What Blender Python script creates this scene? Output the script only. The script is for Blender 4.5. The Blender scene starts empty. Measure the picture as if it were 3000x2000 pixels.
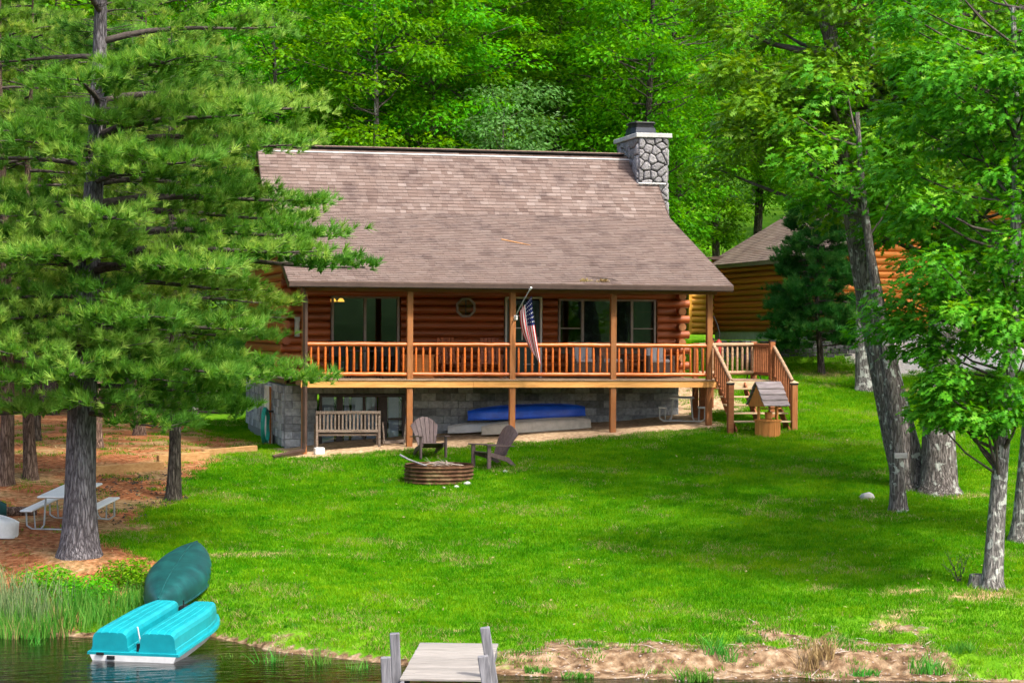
import bpy, bmesh, math, random
import numpy as np
from mathutils import Vector, Matrix, Euler

random.seed(7)
rng = np.random.default_rng(11)
sc = bpy.context.scene
C = bpy.data.collections.new('place'); sc.collection.children.link(C)

# ------------------------------------------------------------------ camera
CAM = Vector((-6.618, -53.21, 1.243))
YAW, PITCH, ROLL = 0.2218, -0.0049, 0.0062
fw = Vector((math.sin(YAW)*math.cos(PITCH), math.cos(YAW)*math.cos(PITCH), math.sin(PITCH)))
rt = Vector((math.cos(YAW), -math.sin(YAW), 0)); up = rt.cross(fw)
r2 = math.cos(ROLL)*rt + math.sin(ROLL)*up; u2 = -math.sin(ROLL)*rt + math.cos(ROLL)*up
cd = bpy.data.cameras.new('camera'); cam = bpy.data.objects.new('camera', cd); C.objects.link(cam)
mw = Matrix((( r2.x, u2.x, -fw.x, CAM.x), (r2.y, u2.y, -fw.y, CAM.y), (r2.z, u2.z, -fw.z, CAM.z), (0,0,0,1)))
cam.matrix_world = mw
cd.sensor_width = 36; cd.lens = 6179.0/3000*36; cd.clip_start = .5; cd.clip_end = 3000
sc.camera = cam
# ------------------------------------------------------------------ sky, sun, exposure
SUN = Vector((0.37, -0.64, 1.0)).normalized()
el = math.asin(SUN.z); az = math.atan2(SUN.x, SUN.y)
w = bpy.data.worlds.new('World'); sc.world = w; w.use_nodes = True
nt = w.node_tree; bg = nt.nodes['Background']
sky = nt.nodes.new('ShaderNodeTexSky'); sky.sky_type = 'NISHITA'; sky.sun_disc = False
sky.sun_elevation = el; sky.sun_rotation = az; sky.air_density = 1.0; sky.dust_density = 5.0; sky.ozone_density = 0.3
nt.links.new(sky.outputs[0], bg.inputs[0]); bg.inputs[1].default_value = 0.15
sd = bpy.data.lights.new('sun', 'SUN'); sd.energy = 2.3; sd.angle = math.radians(4); sd.color = (1.0, .94, .84)
so = bpy.data.objects.new('sun', sd); C.objects.link(so)
so.rotation_euler = SUN.to_track_quat('Z', 'Y').to_euler(); so.location = (30, -30, 60)
sc.view_settings.view_transform = 'Standard'; sc.view_settings.look = 'None'
sc.view_settings.exposure = 1.28; sc.view_settings.gamma = 1
sc.view_settings.use_curve_mapping = False
sc.render.engine = 'CYCLES'
sc.cycles.use_denoising = True
sc.cycles.use_adaptive_sampling = True; sc.cycles.adaptive_threshold = 0.025
sc.cycles.max_bounces = 7; sc.cycles.transparent_max_bounces = 8
sc.cycles.diffuse_bounces = 3; sc.cycles.glossy_bounces = 3; sc.cycles.transmission_bounces = 4
sc.cycles.caustics_reflective = False; sc.cycles.caustics_refractive = False

# ------------------------------------------------------------------ helpers
def link(o, parent=None):
    C.objects.link(o)
    if parent is not None: o.parent = parent
    return o
def tag(o, label=None, cat=None, group=None, kind=None):
    if label: o['label'] = label
    if cat: o['category'] = cat
    if group: o['group'] = group
    if kind: o['kind'] = kind
    return o
def thing(name, loc, label, cat, rz=0, group=None):
    o = bpy.data.objects.new(name, None); o.empty_display_size = .1
    o.location = loc; o.rotation_euler = (0, 0, rz); link(o)
    return tag(o, label, cat, group)
def inst(name, src, parent=None, loc=(0,0,0), rot=(0,0,0), scale=(1,1,1), mat=None):
    me = src.data if hasattr(src, 'data') else src
    o = bpy.data.objects.new(name, me); o.location = loc; o.rotation_euler = rot; o.scale = scale
    link(o, parent)
    return o
def copy_tree(o, parent=None):
    c = o.copy(); C.objects.link(c)
    if parent is not None: c.parent = parent
    for ch in list(o.children): copy_tree(ch, c)
    return c

class MB:
    """collects shapes for one mesh"""
    def __init__(s): s.v=[]; s.f=[]; s.m=[]; s.sm=[]
    def add(s, vs, fs, m=0, sm=False):
        k=len(s.v); s.v += [tuple(v) for v in vs]
        for f in fs: s.f.append([i+k for i in f]); s.m.append(m); s.sm.append(sm)
        return s
    def box(s, c, d, rot=None, m=0, bev=0.0):
        x,y,z = d[0]/2, d[1]/2, d[2]/2
        if bev<=0:
            vs=[Vector((a*x,b*y,e*z)) for e in(-1,1) for b in(-1,1) for a in(-1,1)]
            fs=[(0,2,3,1),(4,5,7,6),(0,1,5,4),(2,6,7,3),(0,4,6,2),(1,3,7,5)]
        else:
            b_=min(bev,x*.9,y*.9,z*.9); vs=[]
            for e in(-1,1):
                for b in(-1,1):
                    for a in(-1,1):
                        vs += [Vector((a*(x-b_),b*(y-b_),e*z)),Vector((a*(x-b_),b*y,e*(z-b_))),Vector((a*x,b*(y-b_),e*(z-b_)))]
            i=lambda a,b,e:3*((1 if e>0 else 0)*4+(1 if b>0 else 0)*2+(1 if a>0 else 0))
            P,N=1,-1
            fs=[(i(N,N,P),i(P,N,P),i(P,P,P),i(N,P,P)),(i(N,N,N),i(N,P,N),i(P,P,N),i(P,N,N)),
                tuple(j+1 for j in(i(N,N,N),i(P,N,N),i(P,N,P),i(N,N,P))),tuple(j+1 for j in(i(N,P,N),i(N,P,P),i(P,P,P),i(P,P,N))),
                tuple(j+2 for j in(i(N,N,N),i(N,N,P),i(N,P,P),i(N,P,N))),tuple(j+2 for j in(i(P,N,N),i(P,P,N),i(P,P,P),i(P,N,P)))]
            for e in(N,P):
                for b in(N,P):
                    q=(i(N,b,e),i(P,b,e),i(P,b,e)+1,i(N,b,e)+1); fs.append(q if b*e<0 else q[::-1])
                for a in(N,P):
                    q=(i(a,N,e),i(a,P,e),i(a,P,e)+2,i(a,N,e)+2); fs.append(q if a*e>0 else q[::-1])
            for b in(N,P):
                for a in(N,P):
                    q=(i(a,b,N)+1,i(a,b,P)+1,i(a,b,P)+2,i(a,b,N)+2); fs.append(q if a*b<0 else q[::-1])
            for e in(N,P):
                for b in(N,P):
                    for a in(N,P):
                        q=(i(a,b,e),i(a,b,e)+1,i(a,b,e)+2); fs.append(q if a*b*e<0 else q[::-1])
        R=Matrix.Identity(3) if rot is None else (rot if isinstance(rot,Matrix) else Euler(rot).to_matrix())
        c=Vector(c); s.add([R@v+c for v in vs],fs,m); return s
    def beam(s, a, b, wd, ht, m=0, bev=0.0, upv=(0,0,1)):
        a,b=Vector(a),Vector(b); d=b-a; L=d.length; X=d.normalized(); U=Vector(upv)
        Y=U.cross(X)
        if Y.length<1e-4: Y=Vector((0,1,0)).cross(X)
        Y.normalize(); Z=X.cross(Y)
        R=Matrix((X,Y,Z)).transposed()
        return s.box((a+b)/2,(L,wd,ht),R,m,bev)
    def tube(s, pts, rad, seg=8, m=0, cap=True, sm=True, jit=0):
        pts=[Vector(p) for p in pts]; n=len(pts)
        if not hasattr(rad,'__len__'): rad=[rad]*n
        vs=[]; prev=None
        for i,p in enumerate(pts):
            t=(pts[min(i+1,n-1)]-pts[max(i-1,0)]).normalized()
            if prev is None:
                a=Vector((0,0,1)) if abs(t.z)<.9 else Vector((1,0,0))
                prev=t.cross(a).normalized()
            prev=(prev-t*prev.dot(t)).normalized(); q=t.cross(prev)
            for k in range(seg):
                an=2*math.pi*k/seg; rr=rad[i]*(1+(random.uniform(-jit,jit) if jit else 0))
                vs.append(p+prev*math.cos(an)*rr+q*math.sin(an)*rr)
        fs=[(i*seg+k,i*seg+(k+1)%seg,(i+1)*seg+(k+1)%seg,(i+1)*seg+k) for i in range(n-1) for k in range(seg)]
        s.add(vs,fs,m,sm)
        if cap:
            s.add([vs[k] for k in range(seg)],[tuple(range(seg))[::-1]],m); s.add(vs[-seg:],[tuple(range(seg))],m)
        return s
    def lathe(s, prof, c=(0,0,0), seg=24, m=0, sm=True):
        c=Vector(c); vs=[]; n=len(prof)
        for r,z in prof:
            for k in range(seg):
                a=2*math.pi*k/seg; vs.append(c+Vector((r*math.cos(a),r*math.sin(a),z)))
        fs=[(i*seg+k,i*seg+(k+1)%seg,(i+1)*seg+(k+1)%seg,(i+1)*seg+k) for i in range(n-1) for k in range(seg)]
        return s.add(vs,fs,m,sm)
    def prism(s, poly, axis, a, b, m=0):
        """poly: 2-D points; axis 'x': (y,z) extruded over x a..b, 'y': (x,z), 'z': (x,y)"""
        def P(p,t): return {'x':(t,p[0],p[1]),'y':(p[0],t,p[1]),'z':(p[0],p[1],t)}[axis]
        n=len(poly); vs=[P(p,a) for p in poly]+[P(p,b) for p in poly]
        fs=[(i,(i+1)%n,n+(i+1)%n,n+i) for i in range(n)]+[tuple(range(n))[::-1],tuple(range(n,2*n))]
        return s.add(vs,fs,m)
    def loft(s, rings, m=0, sm=True, closed=True, cap=True):
        n=len(rings[0]); vs=[p for r in rings for p in r]
        kk=n if closed else n-1
        fs=[(i*n+k,i*n+(k+1)%n,(i+1)*n+(k+1)%n,(i+1)*n+k) for i in range(len(rings)-1) for k in range(kk)]
        s.add(vs,fs,m,sm)
        if cap and closed: s.add(rings[0],[tuple(range(n))[::-1]],m); s.add(rings[-1],[tuple(range(n))],m)
        return s
    def mesh(s, name, mats):
        me=bpy.data.meshes.new(name); me.from_pydata(s.v,[],s.f)
        if not isinstance(mats,(list,tuple)): mats=[mats]
        for x in mats: me.materials.append(x)
        me.polygons.foreach_set('material_index',s.m); me.polygons.foreach_set('use_smooth',s.sm)
        bm=bmesh.new(); bm.from_mesh(me); bmesh.ops.recalc_face_normals(bm,faces=bm.faces); bm.to_mesh(me); bm.free()
        me.update(); return me
    def build(s, name, mats, parent=None, loc=(0,0,0), rot=(0,0,0)):
        o=bpy.data.objects.new(name,s.mesh(name,mats)); o.location=loc; o.rotation_euler=rot
        return link(o,parent)

# ------------------------------------------------------------------ materials
M={}
def newmat(n):
    m=bpy.data.materials.new(n); m.use_nodes=True; M[n]=m
    t=m.node_tree; return m,t,t.nodes['Principled BSDF']
def N(t,kind,**kw):
    n=t.nodes.new(kind)
    for k,v in kw.items():
        if k.startswith('i_'):
            key=k[2:]; n.inputs[int(key) if key.isdigit() else key.replace('_',' ')].default_value=v
        else: setattr(n,k,v)
    return n
def ramp(t,src,stops):
    r=t.nodes.new('ShaderNodeValToRGB'); e=r.color_ramp.elements
    while len(e)<len(stops): e.new(.5)
    for x,(p,c) in zip(e,stops): x.position=p; x.color=(*c,1)
    t.links.new(src,r.inputs[0]); return r.outputs[0]
def coords(t,scale,obj_random=True,kind='Object'):
    tc=N(t,'ShaderNodeTexCoord'); mp=N(t,'ShaderNodeMapping'); mp.inputs['Scale'].default_value=scale
    t.links.new(tc.outputs[kind],mp.inputs[0])
    if obj_random:
        oi=N(t,'ShaderNodeObjectInfo'); mu=N(t,'ShaderNodeMath',operation='MULTIPLY'); mu.inputs[1].default_value=53.
        t.links.new(oi.outputs['Random'],mu.inputs[0]); t.links.new(mu.outputs[0],mp.inputs['Location'])
    return mp.outputs[0]
def noisy(name,c1,c2,scale=(1,1,1),ns=4,rough=.7,bump=.2,spec=.3,detail=6,c3=None,objrand=.0,dist=0.02,kind='Object',metal=0):
    m,t,b=newmat(name); co=coords(t,scale,kind=kind)
    n=N(t,'ShaderNodeTexNoise'); n.inputs['Scale'].default_value=ns; n.inputs['Detail'].default_value=detail; n.inputs['Roughness'].default_value=.62
    t.links.new(co,n.inputs['Vector'])
    st=[(.3,c1),(.7,c2)] if c3 is None else [(.28,c1),(.5,c2),(.74,c3)]
    col=ramp(t,n.outputs[0],st)
    if objrand:
        oi=N(t,'ShaderNodeObjectInfo'); hs=N(t,'ShaderNodeHueSaturation'); mr=N(t,'ShaderNodeMapRange')
        mr.inputs['To Min'].default_value=1-objrand; mr.inputs['To Max'].default_value=1+objrand
        t.links.new(oi.outputs['Random'],mr.inputs[0]); t.links.new(mr.outputs[0],hs.inputs['Value']); t.links.new(col,hs.inputs['Color']); col=hs.outputs[0]
    t.links.new(col,b.inputs['Base Color']); b.inputs['Roughness'].default_value=rough
    b.inputs['Specular IOR Level'].default_value=spec; b.inputs['Metallic'].default_value=metal
    if bump:
        bp=N(t,'ShaderNodeBump'); bp.inputs['Strength'].default_value=bump; bp.inputs['Distance'].default_value=dist
        t.links.new(n.outputs[0],bp.inputs['Height']); t.links.new(bp.outputs[0],b.inputs['Normal'])
    return m
noisy('log',(.15,.032,.008),(.42,.11,.026),(.7,7,7),2.2,.45,.35,.4,objrand=.22)
noisy('log_garage',(.20,.038,.006),(.46,.115,.018),(.5,6,6),2.0,.5,.3,.35,objrand=.18)  # darker copy of the garage logs, for the wall turned from the sun
noisy('log_wing_sunlit',(.55,.24,.03),(.80,.42,.06),(.5,6,6),2.0,.5,.2,.35,objrand=.08)  # wing logs, direct sun put into the bright yellow
noisy('log_front_sunlit',(.55,.15,.02),(.75,.26,.04),(.5,6,6),2.0,.5,.2,.35,objrand=.1)  # garage front logs, sunlight put into the brighter orange
noisy('log_end',(.26,.10,.04),(.42,.19,.08),(6,6,6),2.0,.7,.3,.2,objrand=.15)
noisy('rail',(.34,.065,.008),(.62,.165,.024),(2.5,14,14),1.6,.35,.3,.5,objrand=.16)
noisy('rail_grey',(.24,.13,.075),(.46,.32,.20),(2.5,14,14),1.6,.7,.4,.3,objrand=.14)
noisy('stain',(.20,.065,.022),(.33,.12,.045),(1.5,9,9),2,.6,.25,.3,objrand=.14)
noisy('post',(.18,.062,.018),(.34,.13,.04),(9,9,1.1),2.4,.65,.4,.3,c3=(.27,.13,.06),objrand=.12)
noisy('beam',(.46,.20,.05),(.66,.35,.11),(.8,9,9),2,.6,.2,.3,objrand=.06)
noisy('tread',(.36,.25,.14),(.60,.47,.30),(1,9,9),2,.75,.25,.25,objrand=.1)
noisy('deck',(.20,.13,.085),(.38,.27,.18),(1,10,10),2,.8,.3,.2,objrand=.15)
noisy('silver',(.20,.19,.185),(.46,.44,.43),(1.2,12,12),2,.85,.4,.15,objrand=.16)
noisy('greywood',(.10,.078,.062),(.22,.175,.145),(1.2,12,12),2,.85,.4,.15,objrand=.16)
noisy('bark_limb',(.045,.037,.033),(.13,.11,.10),(3,3,3),4,.95,.4,.1)
noisy('dockboard',(.17,.157,.145),(.32,.30,.282),(1.0,14,14),2.2,.85,.4,.15,objrand=.12)
noisy('dockpost',(.085,.085,.095),(.24,.24,.262),(12,12,1.2),2.2,.85,.4,.15,objrand=.08)
noisy('block',(.18,.20,.23),(.40,.435,.48),(3,3,3),3,.92,.35,.1,objrand=.42)
noisy('mortar',(.16,.17,.18),(.26,.27,.285),(6,6,6),3,.95,.3,.1)
noisy('mortar_dark',(.04,.041,.043),(.08,.082,.085),(6,6,6),3,.95,.3,.1)
noisy('concrete',(.34,.34,.34),(.52,.52,.51),(3,3,3),2,.9,.2,.1)
noisy('stone',(.09,.088,.094),(.27,.262,.275),(5,5,5),2.6,.9,1.0,.1,c3=(.19,.186,.198),objrand=.28,dist=.06)
noisy('stone_pink',(.42,.20,.16),(.60,.34,.28),(5,5,5),2.2,.9,.6,.1,dist=.05)
noisy('wallstone',(.05,.05,.055),(.17,.17,.18),(6,6,6),2.5,.92,.5,.1,objrand=.4,dist=.04)
noisy('brown_metal',(.045,.027,.021),(.075,.046,.037),(2,2,2),2,.45,.05,.4)
noisy('vent_top',(.16,.11,.09),(.25,.18,.15),(2,9,9),3,.9,.2,.1)
noisy('black_metal',(.006,.006,.007),(.016,.017,.02),(3,3,3),2,.55,.1,.3)
noisy('blue_metal',(.008,.012,.022),(.02,.028,.045),(3,3,3),2,.5,.05,.3)
noisy('white_paint',(.66,.67,.68),(.80,.80,.80),(3,3,3),2,.5,.05,.3)
noisy('frame_tan',(.20,.16,.14),(.30,.25,.22),(3,3,3),2,.5,.05,.3)
noisy('frame_dark',(.040,.032,.03),(.07,.058,.055),(3,3,3),2,.6,.05,.3)
noisy('door_green',(.020,.050,.052),(.035,.075,.075),(3,3,3),2,.5,.05,.3)
noisy('plastic_brown',(.080,.054,.054),(.135,.095,.095),(4,4,4),3,.55,.1,.35,objrand=.06)
noisy('plastic_white',(.68,.69,.70),(.80,.80,.80),(3,3,3),2,.45,.04,.4)
noisy('plastic_grey',(.42,.46,.48),(.58,.62,.64),(3,3,3),2,.5,.04,.4)
noisy('pipe_grey',(.30,.34,.36),(.46,.50,.52),(6,6,6),2,.4,.05,.5)
noisy('aqua',(.004,.22,.27),(.007,.30,.36),(2,2,2),2,.33,.03,.5)
noisy('canoe_green',(.0015,.030,.034),(.003,.055,.058),(1.5,1.5,1.5),2,.5,.08,.35,c3=(.008,.10,.10))
noisy('kayak_blue',(.004,.07,.60),(.008,.13,.85),(1.5,3,3),2,.35,.03,.5)
noisy('hull_white',(.52,.54,.56),(.74,.75,.76),(2,2,2),2,.5,.05,.4)
noisy('hull_beige',(.40,.37,.32),(.56,.52,.46),(2,2,2),3,.55,.08,.35)
noisy('rust',(.035,.016,.010),(.095,.045,.024),(2,2,2),2.2,.85,.4,.2,c3=(.22,.16,.085))
noisy('well_wood',(.46,.16,.035),(.66,.27,.07),(8,8,1.2),2,.6,.25,.3,objrand=.1)
noisy('well_roof',(.14,.11,.11),(.40,.35,.35),(1,12,12),2.5,.85,.5,.15,objrand=.16)
noisy('timber',(.28,.15,.055),(.44,.27,.12),(1,9,9),2,.75,.3,.2,objrand=.1)
noisy('wicker',(.10,.07,.055),(.20,.15,.12),(20,20,20),3,.8,.5,.2)
noisy('cushion',(.42,.42,.44),(.62,.62,.64),(30,2,2),2,.9,.1,.1)
noisy('cushion_red',(.22,.05,.03),(.50,.30,.20),(14,14,14),2,.9,.1,.1)
noisy('chest_wood',(.34,.13,.035),(.48,.20,.06),(1,8,8),2,.6,.2,.3,objrand=.1)
noisy('red_iron',(.24,.012,.010),(.38,.03,.02),(5,5,5),2,.5,.1,.4)
noisy('hose',(.006,.24,.19),(.012,.38,.30),(3,3,3),2,.4,.03,.4)
noisy('stick',(.20,.16,.13),(.42,.36,.32),(8,8,8),3,.9,.3,.1)
noisy('plaster',(.16,.13,.10),(.22,.18,.14),(1,1,1),2,.9,.05,.1)
noisy('floor_inside',(.10,.06,.03),(.16,.10,.05),(1,6,6),2,.6,.05,.2)
noisy('pane_reflection',(.56,.66,.80),(.80,.88,.96),(2,2,2),2,.9,.1,.1)
noisy('flag_red',(.42,.010,.018),(.56,.02,.03),(5,5,5),2,.8,.05,.1)
noisy('flag_white',(.70,.69,.68),(.82,.81,.80),(5,5,5),2,.8,.05,.1)
noisy('flag_blue',(.010,.014,.07),(.02,.028,.11),(5,5,5),2,.8,.05,.1)
noisy('rock',(.30,.29,.28),(.58,.57,.55),(4,4,4),2,.9,.4,.1)
noisy('gravel_drive',(.46,.43,.41),(.66,.62,.60),(2,2,2),5,.95,.3,.1)
noisy('debris',(.50,.24,.09),(.66,.36,.16),(6,6,6),3,.9,.3,.1)
def glow(name,col,st):
    m,t,b=newmat(name); b.inputs['Base Color'].default_value=(*col,1); b.inputs['Emission Color'].default_value=(*col,1); b.inputs['Emission Strength'].default_value=st
glow('lamp_glow',(1.0,.42,.06),2.2)
def glass(name,tint,ior=1.5,rough=0.0,wave=0.0):
    m,t,b=newmat(name); t.nodes.remove(b); out=t.nodes['Material Output']
    tr=N(t,'ShaderNodeBsdfTransparent'); tr.inputs[0].default_value=(*tint,1)
    gl=N(t,'ShaderNodeBsdfGlossy'); gl.inputs['Roughness'].default_value=rough; gl.inputs[0].default_value=(.9,.95,.95,1)
    fr=N(t,'ShaderNodeFresnel'); fr.inputs[0].default_value=ior
    mx=N(t,'ShaderNodeMixShader'); t.links.new(fr.outputs[0],mx.inputs[0]); t.links.new(tr.outputs[0],mx.inputs[1]); t.links.new(gl.outputs[0],mx.inputs[2])
    t.links.new(mx.outputs[0],out.inputs[0])
    if wave:
        n=N(t,'ShaderNodeTexNoise'); n.inputs['Scale'].default_value=2.0; bp=N(t,'ShaderNodeBump'); bp.inputs['Strength'].default_value=wave; bp.inputs['Distance'].default_value=.05
        co=coords(t,(1,1,1)); t.links.new(co,n.inputs['Vector']); t.links.new(n.outputs[0],bp.inputs['Height'])
        t.links.new(bp.outputs[0],gl.inputs['Normal']); t.links.new(bp.outputs[0],fr.inputs['Normal'])
    return m
glass('glass',(.55,.62,.60),1.75,.0,.02)
glass('glass_low',(.80,.84,.88),1.7,.0,.10)

def bark(name,c1,c2,c3,lichen=0.0):
    m,t,b=newmat(name); co=coords(t,(7,7,1.1),False)
    v=N(t,'ShaderNodeTexVoronoi'); v.inputs['Scale'].default_value=2.4; v.feature='DISTANCE_TO_EDGE'
    n=N(t,'ShaderNodeTexNoise'); n.inputs['Scale'].default_value=3; n.inputs['Detail'].default_value=8
    ad=N(t,'ShaderNodeVectorMath',operation='ADD'); sc_=N(t,'ShaderNodeVectorMath',operation='SCALE'); sc_.inputs['Scale'].default_value=.8
    t.links.new(co,n.inputs['Vector']); t.links.new(n.outputs['Color'],sc_.inputs[0]); t.links.new(co,ad.inputs[0]); t.links.new(sc_.outputs[0],ad.inputs[1]); t.links.new(ad.outputs[0],v.inputs['Vector'])
    mu=N(t,'ShaderNodeMath',operation='MULTIPLY_ADD'); mu.inputs[1].default_value=1.6; t.links.new(v.outputs[0],mu.inputs[0])
    n2=N(t,'ShaderNodeMath',operation='MULTIPLY'); n2.inputs[1].default_value=.45; t.links.new(n.outputs[0],n2.inputs[0]); t.links.new(n2.outputs[0],mu.inputs[2])
    col=ramp(t,mu.outputs[0],[(.18,c1),(.42,c2),(.85,c3)])
    if lichen:
        co2=coords(t,(1,1,1),False); ln=N(t,'ShaderNodeTexNoise'); ln.inputs['Scale'].default_value=5.5; ln.inputs['Detail'].default_value=6; t.links.new(co2,ln.inputs['Vector'])
        mk=ramp(t,ln.outputs[0],[(.60-lichen*.15,(0,0,0)),(.66-lichen*.15,(1,1,1))])
        mx=N(t,'ShaderNodeMix',data_type='RGBA'); t.links.new(mk,mx.inputs[0]); t.links.new(col,mx.inputs[6]); mx.inputs[7].default_value=(.48,.50,.46,1); col=mx.outputs[2]
    t.links.new(col,b.inputs['Base Color']); b.inputs['Roughness'].default_value=.95; b.inputs['Specular IOR Level'].default_value=.1
    bp=N(t,'ShaderNodeBump'); bp.inputs['Strength'].default_value=1.0; bp.inputs['Distance'].default_value=.05
    t.links.new(mu.outputs[0],bp.inputs['Height']); t.links.new(bp.outputs[0],b.inputs['Normal'])
bark('bark_pine',(.05,.045,.05),(.165,.152,.165),(.34,.32,.345))
bark('bark_red',(.055,.036,.028),(.17,.115,.09),(.31,.225,.18))
bark('bark_oak',(.05,.044,.041),(.17,.148,.138),(.33,.30,.285),.16)
bark('bark_lichen',(.06,.056,.053),(.19,.18,.172),(.36,.35,.33),.40)
bark('bark_dark',(.025,.021,.018),(.08,.068,.058),(.17,.15,.13))

def leafmat(name,dark,mid,light,trans=.35,rnd=.12,rough=.5,posnoise=False,spec=.12):
    m,t,b=newmat(name); out=t.nodes['Material Output']
    at=N(t,'ShaderNodeAttribute',attribute_name='tone')
    fac=at.outputs['Fac']
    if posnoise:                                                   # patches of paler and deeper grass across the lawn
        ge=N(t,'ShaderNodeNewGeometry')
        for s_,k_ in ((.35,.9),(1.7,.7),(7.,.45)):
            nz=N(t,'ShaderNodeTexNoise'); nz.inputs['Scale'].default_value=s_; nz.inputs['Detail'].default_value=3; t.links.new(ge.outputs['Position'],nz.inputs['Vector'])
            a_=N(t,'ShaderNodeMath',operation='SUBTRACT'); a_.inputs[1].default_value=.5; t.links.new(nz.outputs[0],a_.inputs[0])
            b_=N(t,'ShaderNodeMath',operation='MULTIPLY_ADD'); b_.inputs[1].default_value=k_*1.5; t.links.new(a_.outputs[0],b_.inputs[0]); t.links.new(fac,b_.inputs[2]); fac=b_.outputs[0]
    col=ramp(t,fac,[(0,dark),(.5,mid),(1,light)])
    oi=N(t,'ShaderNodeObjectInfo'); mr=N(t,'ShaderNodeMapRange'); mr.inputs['To Min'].default_value=.5-.010; mr.inputs['To Max'].default_value=.5+.022
    mv=N(t,'ShaderNodeMapRange'); mv.inputs['To Min'].default_value=1-rnd; mv.inputs['To Max'].default_value=1+rnd
    hs=N(t,'ShaderNodeHueSaturation'); t.links.new(oi.outputs['Random'],mr.inputs[0]); t.links.new(mr.outputs[0],hs.inputs['Hue'])
    t.links.new(oi.outputs['Random'],mv.inputs[0]); t.links.new(mv.outputs[0],hs.inputs['Value']); t.links.new(col,hs.inputs['Color'])
    t.links.new(hs.outputs[0],b.inputs['Base Color']); b.inputs['Roughness'].default_value=rough; b.inputs['Specular IOR Level'].default_value=spec
    tl=N(t,'ShaderNodeBsdfTranslucent'); hs2=N(t,'ShaderNodeHueSaturation'); hs2.inputs['Saturation'].default_value=1.1; hs2.inputs['Value'].default_value=1.3; hs2.inputs['Hue'].default_value=.485
    t.links.new(hs.outputs[0],hs2.inputs['Color']); t.links.new(hs2.outputs[0],tl.inputs[0])
    mx=N(t,'ShaderNodeMixShader'); mx.inputs[0].default_value=trans
    t.links.new(b.outputs[0],mx.inputs[1]); t.links.new(tl.outputs[0],mx.inputs[2]); t.links.new(mx.outputs[0],out.inputs[0])
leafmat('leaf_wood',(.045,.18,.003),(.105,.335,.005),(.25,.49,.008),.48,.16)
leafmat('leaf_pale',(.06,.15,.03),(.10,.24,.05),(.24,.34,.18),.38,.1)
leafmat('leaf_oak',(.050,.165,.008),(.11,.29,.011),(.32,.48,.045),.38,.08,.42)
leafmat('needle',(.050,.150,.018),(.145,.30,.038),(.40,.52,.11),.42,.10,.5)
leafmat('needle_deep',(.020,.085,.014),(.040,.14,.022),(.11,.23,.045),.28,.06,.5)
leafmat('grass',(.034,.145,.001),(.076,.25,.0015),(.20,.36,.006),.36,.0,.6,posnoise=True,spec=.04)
leafmat('reed',(.09,.17,.06),(.16,.26,.11),(.30,.36,.17),.34,.08,.5)
leafmat('reed_green',(.04,.19,.02),(.08,.28,.03),(.18,.34,.06),.34,.08,.5)
leafmat('drygrass',(.20,.15,.06),(.34,.26,.11),(.50,.40,.20),.3,.05,.7)
# ------------------------------------------------------------------ terrain
WATER=-4.10
def sm(a,b,x):
    t=np.clip((np.asarray(x,float)-a)/(b-a),0,1); return t*t*(3-2*t)
SHX=[-80,-30,-12,-7.2,-5.8,-3.6,-3.1,-2.75,-1.7,-1.0,.6,2.6,5.2,7.2,8.2,14,40,120]
SHY=[-8,-10.5,-13,-14.9,-15.9,-16.3,-17.2,-18.1,-19.1,-19.8,-21.2,-22.06,-22.55,-23.1,-23.4,-25,-30,-40]
def shore(X): return np.interp(X,SHX,SHY)
_ph=[(1.3,.7,.2),(.6,1.1,1.7),(2.1,-1.3,4.1),(3.3,2.2,2.2),(-4.1,3.7,.9)]
def wob(X,Y): return sum(np.sin(a*X+b*Y+c)/(1+abs(a)+abs(b)) for a,b,c in _ph)
def G(X,Y):
    X=np.asarray(X,float); Y=np.asarray(Y,float)
    z0=-1.9+.066*np.clip(X,0,11)+.03*np.clip(X-11,0,40)+.012*np.clip(X,-40,0)*0
    L=z0+.1*np.minimum(Y,0)
    kx=.05*sm(-.3,1.5,X)+.07*sm(9,14,X)
    L=L+kx*np.clip(Y,0,10.5)
    Yb=np.clip(Y-10.5,0,400)
    base=L+.03*np.clip(Yb,0,8)+.22*np.clip(Yb-18,0,400)+.04*np.clip(Yb-40,0,400)
    # level pad behind the garden wall, beside the garage
    pad=np.maximum(base,.92)
    m=sm(13.6,15.0,X)*sm(10.45,10.62,Y)
    m=np.maximum(m,sm(18.6,20.5,X)*sm(6.5,11,Y))
    L=base*(1-m)+pad*m
    d=Y-shore(X)
    right=sm(-.5,2.0,X)
    e=d+.35*wob(2.2*X,1.4*Y)*right
    bankR=WATER+.07*e+.24*sm(.55,.95,e)+.16*sm(1.7,2.6,e)+.10*np.clip(e-2.5,0,50)*2
    bankL=WATER+.02+.28*d
    bank=bankL*(1-right)+bankR*right
    bank=np.where(d<0,WATER+.14*d,bank)
    z=np.minimum(L,bank)
    z=np.where(d>9,L,z)
    z=z+.03*wob(X*.8,Y*.8)*sm(0,2,d)
    return np.maximum(z,-7)
def gz(x,y): return float(G(x,y))
LBY=[-40,-16,-14.5,-13,-10,-7,-3,-.5,1.5,4,7,14,60]
LBX=[-9,-6.6,-5.0,-4.4,-4.75,-3.9,-2.75,-2.2,-1.0,-.5,-.5,-1.9,-5]
def litter_mask(X,Y):
    e=.55*wob(1.7*X,1.7*Y)
    m=sm(.35,-.55,X-np.interp(Y,LBY,LBX)+e)
    return m*sm(34,26,Y)
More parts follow.
